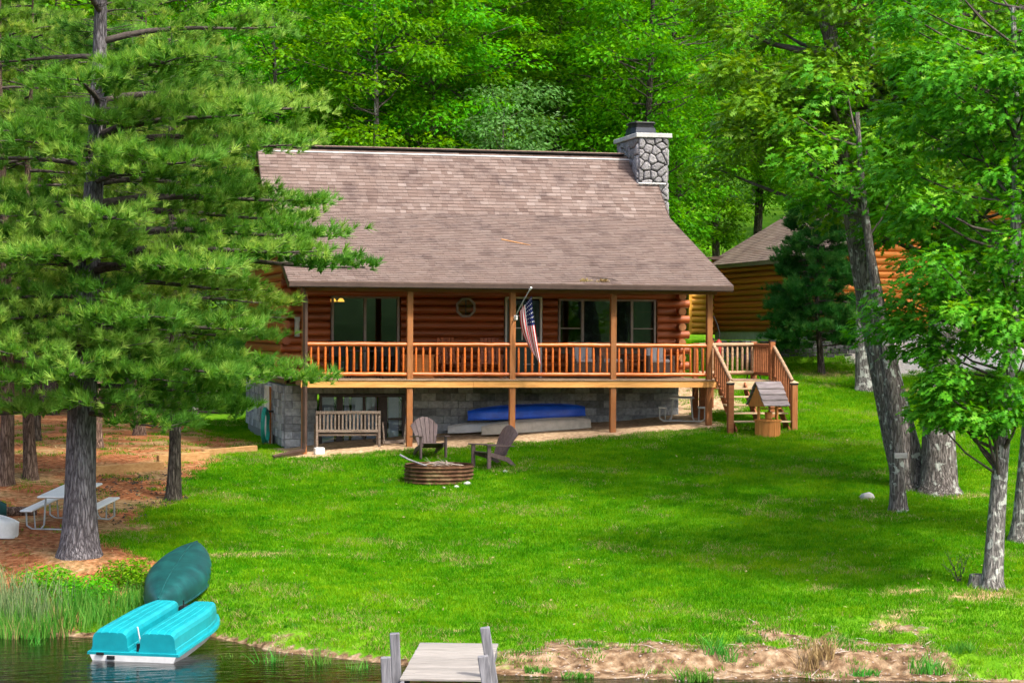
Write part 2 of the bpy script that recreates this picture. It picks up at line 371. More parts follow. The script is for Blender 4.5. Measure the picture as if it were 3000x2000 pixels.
def masks(X,Y):
    d=Y-shore(X); e=.5*wob(1.9*X,1.9*Y)
    lit=litter_mask(X,Y)
    right=sm(-.2,1.2,X)*sm(8.2,6.9,X)
    e2=e+.5*wob(5.3*X,6.1*Y)
    sand=right*sm(1.95,1.25,d+1.5*e2-.35*sm(3,5,X)+.5*sm(2.0,.2,X))
    sand=np.maximum(sand,sm(.28,.05,d+.2*e))                     # wet edge
    sand=np.maximum(sand,.75*np.exp(-(((X+2.9)/.6)**2+((Y+17.8)/.3)**2))*(1+e2))
    dirt=sm(-1.0,-.3,Y-.0+.25*e)*sm(2.9,2.6,Y)*sm(-1.2,-.4,X)*sm(11.6,10.8,X)
    dirt=np.maximum(dirt,sm(1,3,Y)*sm(9.2,10.2,X)*sm(13.6,12.2,X)*sm(9,7,Y)*.95)
    bare=np.zeros_like(X)
    for cx,cy,rx,ry in [(-2.6,-12.2,1.1,.35),(9.4,-19.6,.9,.5),(8.2,-18.9,.55,.25),(7.6,-20.2,.5,.25),(12.9,-11.2,1.0,.35),(6.9,-18.2,.4,.2),(7.1,-20.6,.45,.2),(10.6,-11.0,.35,.2),(18.2,4.2,1.0,.6),(17.2,8.0,1.5,1.1),(9.9,-20.4,.6,.25),(0.2,-18.7,.25,.12),(14.,-10.5,.5,.2)]:
        bare=np.maximum(bare,np.exp(-(((X-cx)/rx)**2+((Y-cy)/ry)**2)*1.2)*(.85+.5*e))
    drive=sm(18.3,19.3,X)*sm(6.5,8,Y)*sm(40,36,X)*sm(17,14,Y)
    drive=np.maximum(drive,sm(13,16,Y)*sm(24,19,Y)*sm(-12,-9,X)*sm(-1.0,-2.5,X)*.0)
    return lit,sand,dirt,np.clip(bare,0,1),drive
def axis(a,b,fine,far):
    out=[a]
    while out[-1]<b:
        x=out[-1]; k=max(0,(fine[0]-x),(x-fine[1])); out.append(x+fine[2]*(1+k*far))
    return np.array(out)
gx=axis(-140,190,(-9,22,.16),.12); gy=axis(-70,260,(-25,14,.16),.12)
GX,GY=np.meshgrid(gx,gy); GZ=G(GX,GY)
nx,ny=len(gx),len(gy)
me=bpy.data.meshes.new('ground')
co=np.stack([GX,GY,GZ],-1).reshape(-1,3)
ii=(np.arange(ny-1)[:,None]*nx+np.arange(nx-1)[None,:]).ravel()
quads=np.stack([ii,ii+1,ii+1+nx,ii+nx],-1)
me.vertices.add(len(co)); me.vertices.foreach_set('co',co.ravel())
me.loops.add(quads.size); me.loops.foreach_set('vertex_index',quads.ravel().astype(np.int32))
me.polygons.add(len(quads)); me.polygons.foreach_set('loop_start',np.arange(0,quads.size,4,dtype=np.int32))
me.polygons.foreach_set('use_smooth',np.ones(len(quads),bool))
me.update(); me.validate()
lit,sand,dirt,bare,drive=masks(GX,GY)
inhouse=(GX>-.35)&(GX<10.9)&(GY>-.6)&(GY<12.8)
wob2=wob(GX*3.1,GY*3.1)*.5+wob(GX*1.1+3,GY*1.1)*.6
gd=(1-lit*(.93+.07*sm(.3,-.2,wob(GX*2.3+1,GY*2.1))))*(1-sand*(.86+.14*sm(.2,-.3,wob(GX*6.3,GY*5.7))))*(1-dirt)*(1-drive)*(1-.75*bare)
gd=gd*(~inhouse)*sm(-9.5,-8.5,GX)*sm(26,24,GX)*sm(17,14,GY)*(GY>shore(GX)+.25)
dry=np.clip(sm(.1,.6,wob2)*.55+bare*.9+sm(2.6,.6,GY-shore(GX))*.35+sm(.8,0,np.abs(GY+.9))*.6*sm(-1,1,GX)*sm(12,10,GX),0,1)
for nm,a in (('litter',lit),('sand',sand),('dirt',dirt),('bare',bare),('drive',drive),('grass',gd*(1-.45*dry)),('drygrass',gd*dry*.8)):
    at=me.attributes.new(nm,'FLOAT','POINT'); at.data.foreach_set('value',np.clip(a,0,1).ravel().astype(np.float32))
m,t,b=newmat('ground_mat')
def geo_noise(t,scale,detail=6,sc3=(1,1,1)):
    n=N(t,'ShaderNodeTexNoise'); n.inputs['Scale'].default_value=scale; n.inputs['Detail'].default_value=detail
    t.links.new(coords(t,sc3,False),n.inputs['Vector']); return n.outputs[0]
n1=geo_noise(t,1.1); n2=geo_noise(t,9); n3=geo_noise(t,30,3)
cur=ramp(t,n1,[(.3,(.06,.19,.004)),(.7,(.14,.30,.010))])
def over(cur,attr,col,hard=.5,nz=n2,amt=.5):
    a=N(t,'ShaderNodeAttribute',attribute_name=attr)
    s=N(t,'ShaderNodeMath',operation='SUBTRACT'); s.inputs[1].default_value=.5; t.links.new(nz,s.inputs[0])
    ma=N(t,'ShaderNodeMath',operation='MULTIPLY_ADD'); ma.inputs[1].default_value=amt*2; t.links.new(s.outputs[0],ma.inputs[0]); t.links.new(a.outputs['Fac'],ma.inputs[2])
    mr=N(t,'ShaderNodeMapRange'); mr.inputs[1].default_value=.5-hard/2; mr.inputs[2].default_value=.5+hard/2; t.links.new(ma.outputs[0],mr.inputs[0])
    mx=N(t,'ShaderNodeMix',data_type='RGBA'); t.links.new(mr.outputs[0],mx.inputs[0]); t.links.new(cur,mx.inputs[6])
    t.links.new(col,mx.inputs[7]); return mx.outputs[2]
cur=over(cur,'bare',ramp(t,n2,[(.3,(.34,.20,.10)),(.7,(.56,.38,.23))]))
cur=over(cur,'dirt',ramp(t,n2,[(.3,(.26,.17,.10)),(.52,(.44,.31,.19)),(.75,(.60,.45,.30))]),.3)
lita=ramp(t,n2,[(.28,(.10,.036,.014)),(.5,(.29,.105,.042)),(.75,(.45,.22,.11))]); litb=ramp(t,n2,[(.28,(.12,.09,.03)),(.5,(.32,.20,.09)),(.75,(.48,.34,.20))])
lm=N(t,'ShaderNodeMix',data_type='RGBA'); t.links.new(ramp(t,geo_noise(t,.7,4),[(.48,(0,0,0)),(.62,(1,1,1))]),lm.inputs[0]); t.links.new(lita,lm.inputs[6]); t.links.new(litb,lm.inputs[7]); litc=lm.outputs[2]
cur=over(cur,'litter',litc,.35)
cur=over(cur,'sand',ramp(t,geo_noise(t,5.5,9),[(.30,(.065,.038,.020)),(.44,(.15,.092,.052)),(.56,(.25,.172,.105)),(.72,(.37,.29,.20))]),.3)
cur=over(cur,'drive',ramp(t,n3,[(.3,(.50,.46,.43)),(.7,(.70,.65,.61))]),.3)
t.links.new(cur,b.inputs['Base Color']); b.inputs['Roughness'].default_value=.95; b.inputs['Specular IOR Level'].default_value=.1
bp=N(t,'ShaderNodeBump'); bp.inputs['Strength'].default_value=.8; bp.inputs['Distance'].default_value=.10
t.links.new(n2,bp.inputs['Height']); t.links.new(bp.outputs[0],b.inputs['Normal'])
me.materials.append(m)
ground=link(bpy.data.objects.new('ground',me)); tag(ground,'sloping lawn, litter and sandy bank from the lake to the wood',None,None,'structure')
# lake
m,t,b=newmat('water'); t.nodes.remove(b); out=t.nodes['Material Output']
tr=N(t,'ShaderNodeBsdfTransparent'); tr.inputs[0].default_value=(.20,.115,.035,1)
gl=N(t,'ShaderNodeBsdfGlossy'); gl.inputs['Roughness'].default_value=.04; gl.inputs[0].default_value=(.85,.9,.9,1)
fr=N(t,'ShaderNodeFresnel'); fr.inputs[0].default_value=1.33
wv=N(t,'ShaderNodeTexNoise'); wv.inputs['Scale'].default_value=1.6; wv.inputs['Detail'].default_value=3
t.links.new(coords(t,(1.3,4.5,1),False),wv.inputs['Vector'])
bp=N(t,'ShaderNodeBump'); bp.inputs['Strength'].default_value=.35; bp.inputs['Distance'].default_value=.05; t.links.new(wv.outputs[0],bp.inputs['Height'])
t.links.new(bp.outputs[0],gl.inputs['Normal']); t.links.new(bp.outputs[0],fr.inputs['Normal'])
mx=N(t,'ShaderNodeMixShader'); t.links.new(fr.outputs[0],mx.inputs[0]); t.links.new(tr.outputs[0],mx.inputs[1]); t.links.new(gl.outputs[0],mx.inputs[2]); t.links.new(mx.outputs[0],out.inputs[0])
lake=MB().add([(-600,-900,WATER),(600,-900,WATER),(600,-8,WATER),(-600,-8,WATER)],[(0,1,2,3)]).build('lake',m); tag(lake,'still brown lake water at the foot of the lawn',None,None,'structure')
# the far shore behind the camera, seen in the windows and the water only
bed=MB().add([(-900,-1200,-7.2),(900,-1200,-7.2),(900,260,-7.2),(-900,260,-7.2)],[(0,1,2,3)]).build('lake_bed',M['bark_dark']); tag(bed,None,None,None,'structure')
fs=MB(); ring=[]
for i in range(61):
    a=math.pi*(1+i/60); R=420
    ring.append((R*math.cos(a)*1.2,R*math.sin(a)*.9))
rows=[]
for k in range(6):
    rows.append([(x*(1+.03*k),y*(1+.03*k),-4.5+[0,6,12,16,18,9][k]+random.uniform(-1.5,2)*(k>0)) for x,y in ring])
fs.loft(rows,closed=False,cap=False,sm=False)
noisy('far_foliage',(.012,.04,.008),(.035,.09,.018),(1,1,1),.3,.9,0,.1)
tag(fs.build('far_woods',M['far_foliage']),'distant wooded shore across the lake',None,None,'stuff')
# ------------------------------------------------------------------ log cabin
XL,XR,YF,YBK=-.20,10.66,2.54,12.5           # wall planes
YE,ZE,YB,ZB,YR,ZR=-.45,2.47,5.27,4.53,7.52,6.50
RX0,RX1=-.45,11.2
cab=thing('log_cabin',(0,0,0),'red-brown log cabin with shingle roof and covered porch above the lawn','house')
def part(mb,name,mat,parent=None): return mb.build(name,M[mat] if isinstance(mat,str) else mat,parent or cab)
# --- log walls
log_u=MB().tube([(-.5,0,0),(0,0,0),(.5,0,0)],1,10).mesh('log',[M['log']])
def roof_z(y):
    if y<YB: return ZE+(y-YE)*(ZB-ZE)/(YB-YE)
    if y<YR: return ZB+(y-YB)*(ZR-ZB)/(YR-YB)
    return ZR-(y-YR)*(ZR-ZB)/(YR-YB)
wall_f=tag(thing('wall_tmp',(0,0,0),None,None),None); wall_f.name='front_wall'; wall_f.parent=cab
def core(name,mb,parent): return mb.build(name,M['plaster'],parent)
openings=[(1.02,2.86,.04,2.16),(5.74,6.76,.0,2.17),(7.24,10.0,.80,2.13)]
LR=.112; LH=.212
for k in range(12):
    z=.11+k*LH
    x0=XL-.12 if k%2 else XL+.05; x1=XR+.30 if k%2 else XR+.02
    cuts=sorted([(a,b_) for a,b_,lo,hi in openings if z+.06>lo and z-.06<hi])
    xs=[x0]
    for a,b_ in cuts: xs+=[a-.03,b_+.03]
    xs.append(x1)
    for a,b_ in zip(xs[::2],xs[1::2]):
        inst('log',log_u,wall_f,((a+b_)/2,YF+.02,z),(random.uniform(0,6),0,0),(b_-a,LR,LR*1.0))
# inner skin with real openings
sk=MB()
zs=[0,2.7]
def skin(x0,x1,z0,z1): sk.box(((x0+x1)/2,YF+.09,(z0+z1)/2),(x1-x0,.06,z1-z0))
skin(XL,1.02,-.2,2.62); skin(2.86,5.74,-.2,2.62); skin(6.76,7.24,-.2,2.62); skin(10.0,XR,-.2,2.62)
skin(1.02,2.86,2.16,2.62); skin(5.74,6.76,2.17,2.62); skin(7.24,10,2.13,2.62); skin(7.24,10,-.2,.8)
part(sk,'inner_skin','plaster',wall_f)
# side walls and gables, log by log
for side,X in (('left_wall',XL),('right_wall',XR)):
    wv_=thing('t',(0,0,0),None,None); wv_.name=side; wv_.parent=cab
    k=0; z=.11+LH/2*0
    while z<ZR-.15:
        def inside(y): return roof_z(y)-.16>z
        ys=[y for y in np.arange(YF,YBK+.01,.1) if inside(y)]
        if not ys: break
        ya,yb=min(ys),max(ys)
        if k%2==0 and z<2.5: ya-=.33
        inst('log',log_u,wv_,(X,(ya+yb)/2,z+(.0)),(random.uniform(0,6),0,math.pi/2),(yb-ya,LR,LR))
        k+=1; z+=LH
    poly=[(YF,-.2),(YBK,-.2)]+[(y,roof_z(y)-.2) for y in (YBK,YR,YB,YF)]
    MB().prism(poly,'x',X-.03+(.08 if X<5 else -.08),X+.03+(.08 if X<5 else -.08)).build('inner_skin',M['plaster'],wv_)
# round log butts at the right-hand corner
for k in range(0,12,2):
    o=inst('log_end',log_u,cab,(XR+.0,YF-.20,.11+k*LH),(0,0,math.pi/2),(.34,LR*.98,LR*.98)); 
    o=MB().tube([(XR,YF-.374,.11+k*LH),(XR,YF-.378,.11+k*LH)],LR*.9,12).build('log_end',M['log_end'],cab)
part(MB().box((5.2,YBK,1.0),(10.9,.2,2.4)),'back_wall','log')
part(MB().box((5.2,(YF+YBK)/2,-.12),(10.8,YBK-YF,.12)),'floor','floor_inside')
part(MB().box((5.2,7.6,1.3),(10.7,.1,2.6)),'partition','plaster')
part(MB().box((5.2,5.1,2.56),(10.7,5.0,.06)),'ceiling','plaster')
# --- windows and doors of the main floor
def framed(name,x0,x1,z0,z1,y,fwid,mat,mull=(),parent=cab,glassm='glass',rails=(),fd=.09):
    w_=thing('t',(0,0,0),None,None); w_.name=name; w_.parent=parent
    def bar(a,b_,c_,d_,dep=fd,mt=mat): MB().box(((a+b_)/2,y-dep/2+.04,(c_+d_)/2),(b_-a,dep,d_-c_),None,0,.006).build('frame',M[mt],w_)
    bar(x0,x1,z1-fwid,z1); bar(x0,x1,z0,z0+fwid); bar(x0,x0+fwid,z0+fwid,z1-fwid); bar(x1-fwid,x1,z0+fwid,z1-fwid)
    xs=[x0+fwid]
    for mx_,mw_ in mull: bar(mx_-mw_/2,mx_+mw_/2,z0+fwid,z1-fwid,fd*.8); xs+=[mx_-mw_/2,mx_+mw_/2]
    xs.append(x1-fwid)
    for a,b_ in zip(xs[::2],xs[1::2]):
        MB().box(((a+b_)/2,y+.02,(z0+z1)/2),(b_-a+.01,.008,z1-z0-2*fwid+.01)).build('pane',M[glassm],w_)
    for a,b_,z,th in rails: MB().box(((a+b_)/2,y-.005,z),(b_-a,.03,th)).build('sash_rail',M[mat],w_)
    return w_
framed('patio_door',1.02,2.86,.04,2.16,YF,.07,'frame_tan',[(1.93,.07)])
framed('picture_window',7.24,10.0,.80,2.13,YF,.055,'frame_tan',[(7.92,.08),(9.32,.07)],rails=[(7.30,7.88,1.33,.03),(9.36,9.94,1.33,.03)])
# octagonal window
ow=thing('t',(0,0,0),None,None); ow.name='octagon_window'; ow.parent=cab
def octo(r,y): return [(4.65+r*math.cos(math.pi/8+i*math.pi/4),y,1.87+r*math.sin(math.pi/8+i*math.pi/4)) for i in range(8)]
o1,o2,o3=octo(.285,YF-.14),octo(.225,YF-.14),octo(.225,YF-.08)
MB().loft([octo(.285,YF+.02),o1,o2,o3],sm=False,cap=False).build('frame',M['frame_tan'],ow)
MB().add(octo(.23,YF-.10),[tuple(range(8))]).build('pane',M['glass_low'],ow)
MB().beam((4.65,YF-.108,1.65),(4.65,YF-.108,2.09),.02,.05).build('muntin',M['frame_dark'],ow)
# entry door
dw=thing('t',(0,0,0),None,None); dw.name='entry_door'; dw.parent=cab
MB().box((5.765,YF-.05,1.08),(.05,.16,2.17)).box((6.735,YF-.05,1.08),(.05,.16,2.17)).box((6.25,YF-.05,2.145),(.92,.16,.05)).build('frame',M['white_paint'],dw)
MB().box((6.25,YF+.04,1.04),(.92,.05,2.07)).build('door_panel',M['door_green'],dw)
MB().box((6.25,YF+.0,1.04),(.70,.03,2.0)).box((6.25,YF-.016,2.02),(.92,.03,.09)).box((5.84,YF-.02,1.04),(.09,.03,1.9)).box((6.66,YF-.02,1.04),(.09,.03,1.9)).build('storm_door',M['door_green'],dw)
for i in range(2):
    for j in range(3): MB().box((6.05+.36*i,YF-.02,1.82-.33*j),(.30,.012,.28)).build('pane',M['glass'],dw)
MB().box((6.23,YF-.03,1.5),(.03,.02,1.0)).box((6.23,YF-.03,1.66),(.66,.02,.025)).box((6.23,YF-.03,1.33),(.66,.02,.025)).box((6.42,YF-.03,1.5),(.025,.02,1.0)).build('muntin',M['white_paint'],dw)
MB().box((6.42,YF-.06,.35),(.3,.02,.035)).build('letter_plate',M['concrete'],dw)
MB().box((6.66,YF-.045,.98),(.035,.03,.22)).box((6.61,YF-.062,.99),(.10,.024,.02)).build('handle',M['concrete'],dw)
# hanging lamp behind the patio door
lamp=thing('hanging_lamp',(1.40,YF+1.6,2.02),'lit amber hanging lamp inside the patio door','lamp')
for dx in (-.11,.11):
    MB().lathe([(.02,.10),(.06,.07),(.10,.0),(.09,0)],(dx,0,0),12).build('lamp_shade',M['lamp_glow'],lamp)
MB().tube([(0,0,.5),(0,0,.1)],.01,6).tube([(-.11,0,.1),(.11,0,.1)],.01,6).build('rod',M['black_metal'],lamp)
# --- basement of concrete blocks
bas=thing('t',(0,0,0),None,None); bas.name='basement'; bas.parent=cab
BT=-.235; BW,BH=.406,.2015
blk=MB().box((0,0,0),(.398,.12,.193),None,0,.004).mesh('block',[M['block']])
low=(.66,3.02,-2.1,-.46)
bs=MB()
bs.box(((XL+low[0])/2,YF+.06,-1.3),(low[0]-XL,.10,2.14)); bs.box(((XR+low[1])/2,YF+.06,-1.3),(XR-low[1],.10,2.14)); bs.box(((low[0]+low[1])/2,YF+.06,(BT+low[3])/2),(low[1]-low[0],.10,BT-low[3]))
bs.box((XL+.06,(YF+YBK)/2,-1.3),(.10,YBK-YF,2.14)); bs.box((XR-.06,(YF+YBK)/2,-1.3),(.10,YBK-YF,2.14))
bs.build('mortar_bed',M['mortar'],bas)
nb=0
for r in range(10):
    z=BT-BH*(r+.5)
    x=XL+(.0 if r%2 else -BW/2)
    while x<XR-.05:
        a,b_=max(x,XL),min(x+BW,XR); xm=(a+b_)/2; wd=b_-a-.008
        g=gz(xm,YF-.1)
        ok=z>g-.15 and wd>.05
        if ok and z+.05>low[2] and z-.05<low[3] and b_>low[0] and a<low[1]:
            if a<low[0]-.06: b_=low[0]-.004; xm=(a+b_)/2; wd=b_-a-.004
            elif b_>low[1]+.06: a=low[1]+.004; xm=(a+b_)/2; wd=b_-a-.004
            else: ok=False
        if ok: inst('block',blk,bas,(xm,YF,z),(0,0,0),(wd/.398,1,1)); nb+=1
        x+=BW
    y=YF+.06+(0 if r%2==0 else -BW/2)
    while y<YBK and nb<296:
        a,b_=max(y,YF+.065),min(y+BW,YBK); ym=(a+b_)/2
        if z>gz(XL-.2,ym)-.12 and not(4.9<ym<6.7 and z<-.5) and r<9 and b_-a>.06:
            inst('block',blk,bas,(XL,ym,z),(0,0,math.pi/2),((b_-a-.008)/.398,1,1)); nb+=1
        y+=BW
framed('basement_window',low[0]+.05,low[1],-1.95,low[3],YF-.03,.08,'frame_dark',[(1.26,.16),(1.92,.07),(2.42,.24)],bas,'glass_low',rails=[(2.56,2.92,-1.12,.05)])
for a,b_ in ((.80,1.12),(1.40,1.52),(1.60,1.90),(2.0,2.28),(2.60,2.86)):
    part(MB().box(((a+b_)/2,YF+.10,-1.2),(b_-a,.03,1.5)),'pane_reflection','pane_reflection',bas)  # bluish sheets stand in for sky and lake mirrored in the panes
sdw=thing('t',(0,0,0),None,None); sdw.name='side_door'; sdw.parent=bas
MB().box((XL-.06,5.8,-1.15),(.06,1.0,1.5)).build('door_panel',M['white_paint'],sdw)
for yy in (5.2,6.4): MB().box((XL-.08,yy,-1.13),(.09,.14,1.6)).build('frame',M['white_paint'],sdw)
MB().box((XL-.08,5.8,-.37),(.09,1.3,.1)).build('frame',M['white_paint'],sdw)
MB().box((XL-.11,5.06,-1.13),(.05,.10,1.6)).build('trim',M['post'],sdw)
# --- porch deck
PX=[0.0,2.70,5.39,8.09,10.72]
porch=thing('t',(0,0,0),None,None); porch.name='porch'; porch.parent=cab
for i in range(17):
    y=-.13+i*.155
    MB().box((5.40,y+.0725,-.018+random.uniform(-.002,.002)),(11.0,.148,.034),None,0,.004).build('deck_board',M['deck'],porch)
for xa,xb in ((-.10,4.35),(4.352,10.92)):
    MB().box(((xa+xb)/2,-.085,-.125),(xb-xa,.045,.175),None,0,.004).build('rim_beam',M['beam'],porch)
for i in range(12): MB().box((.1+i*.95,1.25,-.125),(.045,2.5,.16)).build('joist',M['deck'],porch)
for i,x in enumerate(PX):
    g=gz(x,0)-.1
    MB().box((x,0,(2.24+g)/2),(.15 if i else .13,.15,2.24-g),None,0,.008).build('post',M['post'],porch)
MB().box((5.37,0,2.32),(11.1,.10,.17)).build('header_beam',M['stain'],porch)
MB().box((5.37,1.27,2.47),(11.1,2.45,.02)).build('porch_ceiling',M['stain'],porch)
for i in range(4):
    a,b_=PX[i]+.075,PX[i+1]-.075
    rl=thing('t',(0,0,0),None,None); rl.name='railing'; rl.parent=porch
    for z,r in ((.885,.056),(.125,.052)):
        n=9; pts=[(a+(b_-a)*k/n,0+random.uniform(-.004,.004),z+random.uniform(-.005,.005)) for k in range(n+1)]
        MB().tube(pts,[r*random.uniform(.93,1.05) for _ in pts],9).build('rail',M['rail'],rl)
    nbal=14
    for k in range(nbal):
        x=a+(b_-a)*(k+.5)/nbal; r=random.uniform(.029,.035)
        MB().tube([(x,0,.165),(x+random.uniform(-.006,.006),0,.21),(x+random.uniform(-.006,.006),0,.5),(x,0,.77),(x,0,.845)],[r*.6,r,r*1.03,r*.95,r*.5],7,jit=.04).build('baluster',M['rail'],rl)
# --- side landing with steps
land=thing('t',(0,0,0),None,None); land.name='side_stairs'; land.parent=cab
for i in range(10): MB().box((11.66,-.06+i*.15,-.022),(1.48,.144,.036),None,0,.004).build('deck_board',M['deck'],land)
MB().box((11.66,-.15,-.13),(1.50,.04,.17),None,0,.004).build('rim_beam',M['tread'],land)
for i in range(5):
    z=-.235-.205*i; y=-.36-.27*i
    MB().box((11.66,y,z),(1.62,.26,.04),None,0,.005).build('tread',M['tread'],land)
for x in (10.95,11.66,12.40):
    MB().prism([(-.16,-.06),(-.16,-.34),(-1.45,-1.42),(-1.62,-1.42),(-1.62,-1.25)],'y' if 0 else 'x',x-.02,x+.02).build('stringer',M['stain'],land)
for x in (10.80,12.53):
    g=gz(x,-1.5)
    nw=MB().box((x,-1.55,(g-.1-.10)/2),(.15,.15,-.10-g+.1),None,0,.008).build('newel_post',M['post'] if x>12 else M['stain'],land)
    MB().box((x,-1.55,-.075),(.165,.165,.05)).build('cap_band',M['black_metal'],nw)
    MB().add([(x-.1,-1.65,-.05),(x+.1,-1.65,-.05),(x+.1,-1.45,-.05),(x-.1,-1.45,-.05),(x,-1.55,.015)],[(0,1,4),(1,2,4),(2,3,4),(3,0,4),(3,2,1,0)]).build('cap',M['tread'],nw)
MB().box((12.46,-.04,.0),(.14,.14,2.0+.02),None,0,.008).build('newel_post',M['stain'],land)
MB().box((12.46,-.04,1.03),(.16,.16,.04)).build('cap',M['black_metal'],land)
MB().box((12.46,1.42,-.1),(.14,.14,2.2),None,0,.008).build('newel_post',M['stain'],land)
MB().box((10.80,1.42,-.3),(.14,.14,2.5),None,0,.008).build('newel_post',M['stain'],land)
MB().box((11.62,2.6,.1),(.14,.14,1.9),None,0,.008).build('newel_post',M['stain'],land); MB().box((11.62,2.6,1.06),(.17,.17,.05)).build('cap',M['black_metal'],land)
for x,xm in ((10.84,'stain'),(12.50,'stain')):
    MB().tube([(x,-.02,.90),(x,-.75,.47),(x,-1.5,.0)],.048,8).build('rail',M['rail_grey'],land)
    MB().tube([(x,-.10,.12),(x,-1.47,-.74)],.045,8).build('rail',M['stain'],land)
    for k in range(8):
        y=-.17-k*.165; z=.80+(y+.1)*.59
        MB().tube([(x,y,z-.66),(x,y,z+.02)],.034,7,jit=.04).build('baluster',M['stain'],land)
for z,mt in ((.90,'rail_grey'),(.14,'rail_grey')):
    MB().tube([(10.86,1.30,z),(11.6,1.30,z+.01),(12.40,1.30,z+.02)],.052,8).build('rail',M[mt],land)
for k in range(11):
    x=10.95+k*.142
    MB().tube([(x,1.30,.18),(x,1.30,.22),(x+random.uniform(-.005,.005),1.30,.5),(x,1.3,.80),(x,1.30,.86)],[.022,.034,.036,.034,.02],7,jit=.05).build('baluster',M['rail_grey'],land)
for z in (.90,.14): MB().tube([(12.46,.05,z),(12.46,1.36,z)],.05,8).build('rail',M['stain'],land)
for k in range(8): MB().tube([(12.46,.18+k*.15,.16),(12.46,.18+k*.15,.88)],.033,7).build('baluster',M['stain'],land)
MB().box((10.86,1.0,-.70),(.14,.14,1.3)).build('support_post',M['stain'],land)
# --- roof
roof=thing('t',(0,0,0),None,None); roof.name='roof'; roof.parent=cab
th=.16
prof=[(YE,ZE),(YB,ZB),(YR,ZR),(YR+(YR-YB),ZB),(YBK+.5,ZB-(YBK+.5-2*YR+YB)*.36)]
bot=[(y,z-th) for y,z in prof][::-1]
MB().prism([(y,z-.012) for y,z in prof]+bot,'x',RX0,RX1).build('roof_deck',M['brown_metal'],roof)
MB().box(((RX0+RX1)/2,YE-.045,ZE-.085),(RX1-RX0+.02,.085,.115),None,0,.008).build('gutter',M['brown_metal'],roof)
MB().box(((RX0+RX1)/2,YE-.05,ZE-.018),(RX1-RX0+.02,.075,.014)).build('drip_edge',M['vent_top'],roof)
for x in (RX0-.012,RX1+.012):
    bm_=MB()
    for (y0,z_0),(y1,z_1) in zip(prof,prof[1:]): bm_.beam((x,y0,z_0-.09),(x,y1,z_1-.09),.024,.19)
    bm_.build('barge_board',M['brown_metal'],roof)
# shingles
m,t,b=newmat('shingle'); at=N(t,'ShaderNodeAttribute',attribute_name='tone'); 
col=ramp(t,at.outputs['Fac'],[(0,(.105,.073,.063)),(.35,(.148,.108,.094)),(.7,(.182,.141,.126)),(1,(.228,.184,.167))])
n=N(t,'ShaderNodeTexNoise'); n.inputs['Scale'].default_value=1.3; n.inputs['Detail'].default_value=7; n.inputs['Roughness'].default_value=.7
t.links.new(coords(t,(1,1,1),False,'Generated' if 0 else 'Object'),n.inputs['Vector'])
gm=N(t,'ShaderNodeNewGeometry'); t.links.new(gm.outputs['Position'],n.inputs['Vector'])
dk=ramp(t,n.outputs[0],[(.34,(.62,.60,.62)),(.5,(1,1,1)),(.75,(1.04,1.0,.98))])
mm=N(t,'ShaderNodeMix',data_type='RGBA',blend_type='MULTIPLY'); mm.inputs[0].default_value=1; t.links.new(col,mm.inputs[6]); t.links.new(dk,mm.inputs[7])
t.links.new(mm.outputs[2],b.inputs['Base Color']); b.inputs['Roughness'].default_value=.95; b.inputs['Specular IOR Level'].default_value=.15
gr=N(t,'ShaderNodeTexNoise'); gr.inputs['Scale'].default_value=90; t.links.new(gm.outputs['Position'],gr.inputs['Vector'])
bp=N(t,'ShaderNodeBump'); bp.inputs['Strength'].default_value=.5; bp.inputs['Distance'].default_value=.01; t.links.new(gr.outputs[0],bp.inputs['Height']); t.links.new(bp.outputs[0],b.inputs['Normal'])
SH=m
def with_tone(me,tones):
    a=me.attributes.new('tone','FLOAT','POINT'); a.data.foreach_set('value',np.asarray(tones,np.float32))
def plane_rows(y0,z_0,y1,z_1,step):
    L=math.hypot(y1-y0,z_1-z_0); n=int(round(L/step)); d=Vector((0,(y1-y0)/L,(z_1-z_0)/L)); nr=Vector((0,-d.z,d.y))
    if nr.z<0: nr=-nr
    return [(Vector((0,y0,z_0))+d*(L*i/n),d,nr,L/n) for i in range(n)]
rows_=[]
for r in plane_rows(YE-.04,ZE-.015,YB,ZB,.150): rows_.append((r,0))
for r in plane_rows(YB,ZB,YR-.06,ZR-.05,.150): rows_.append((r,1))
bulk=MB(); btone=[]; npar=0; lastt=.5
for (p0,d,nr,ln),steep in rows_:
    x=RX0-random.uniform(0,.2)
    off=0
    while x<RX1:
        wd=random.choice([.14,.17,.2,.25,.3,.33]); a,b_=max(x,RX0-.015),min(x+wd,RX1+.015)
        x+=wd
        if b_-a<.03: continue
        tone=min(1,max(0,random.gauss(.44,.17)+(random.choice([.15,.22]) if random.random()<.2 else 0)))
        if not steep: tone=tone*.55+.22
        o_=nr*.004; lift=nr*random.uniform(.018,.026)
        A=p0-d*.004; B=p0+d*(ln+.02); g_=.0025
        vs=[Vector((a+g_,0,0))+A+o_,Vector((b_-g_,0,0))+A+o_,Vector((b_-g_,0,0))+B+o_,Vector((a+g_,0,0))+B+o_,
            Vector((a+g_,0,0))+A+lift,Vector((b_-g_,0,0))+A+lift,Vector((b_-g_,0,0))+B+o_*1.6,Vector((a+g_,0,0))+B+o_*1.6]
        fs_=[(4,5,6,7),(0,1,5,4),(0,4,7,3),(1,2,6,5)]
        if steep and 1.9<a<9.4 and npar<300 and p0.z>4.9 :
            me_=MB().add(vs,fs_).mesh('shingle',[SH]); with_tone(me_,[tone]*8); link(bpy.data.objects.new('shingle',me_),roof); npar+=1
        else: bulk.add(vs,fs_); btone+= [tone]*8
me_=bulk.mesh('shingles',[SH]); with_tone(me_,btone); o=link(bpy.data.objects.new('shingles',me_),roof); o['kind']='stuff'
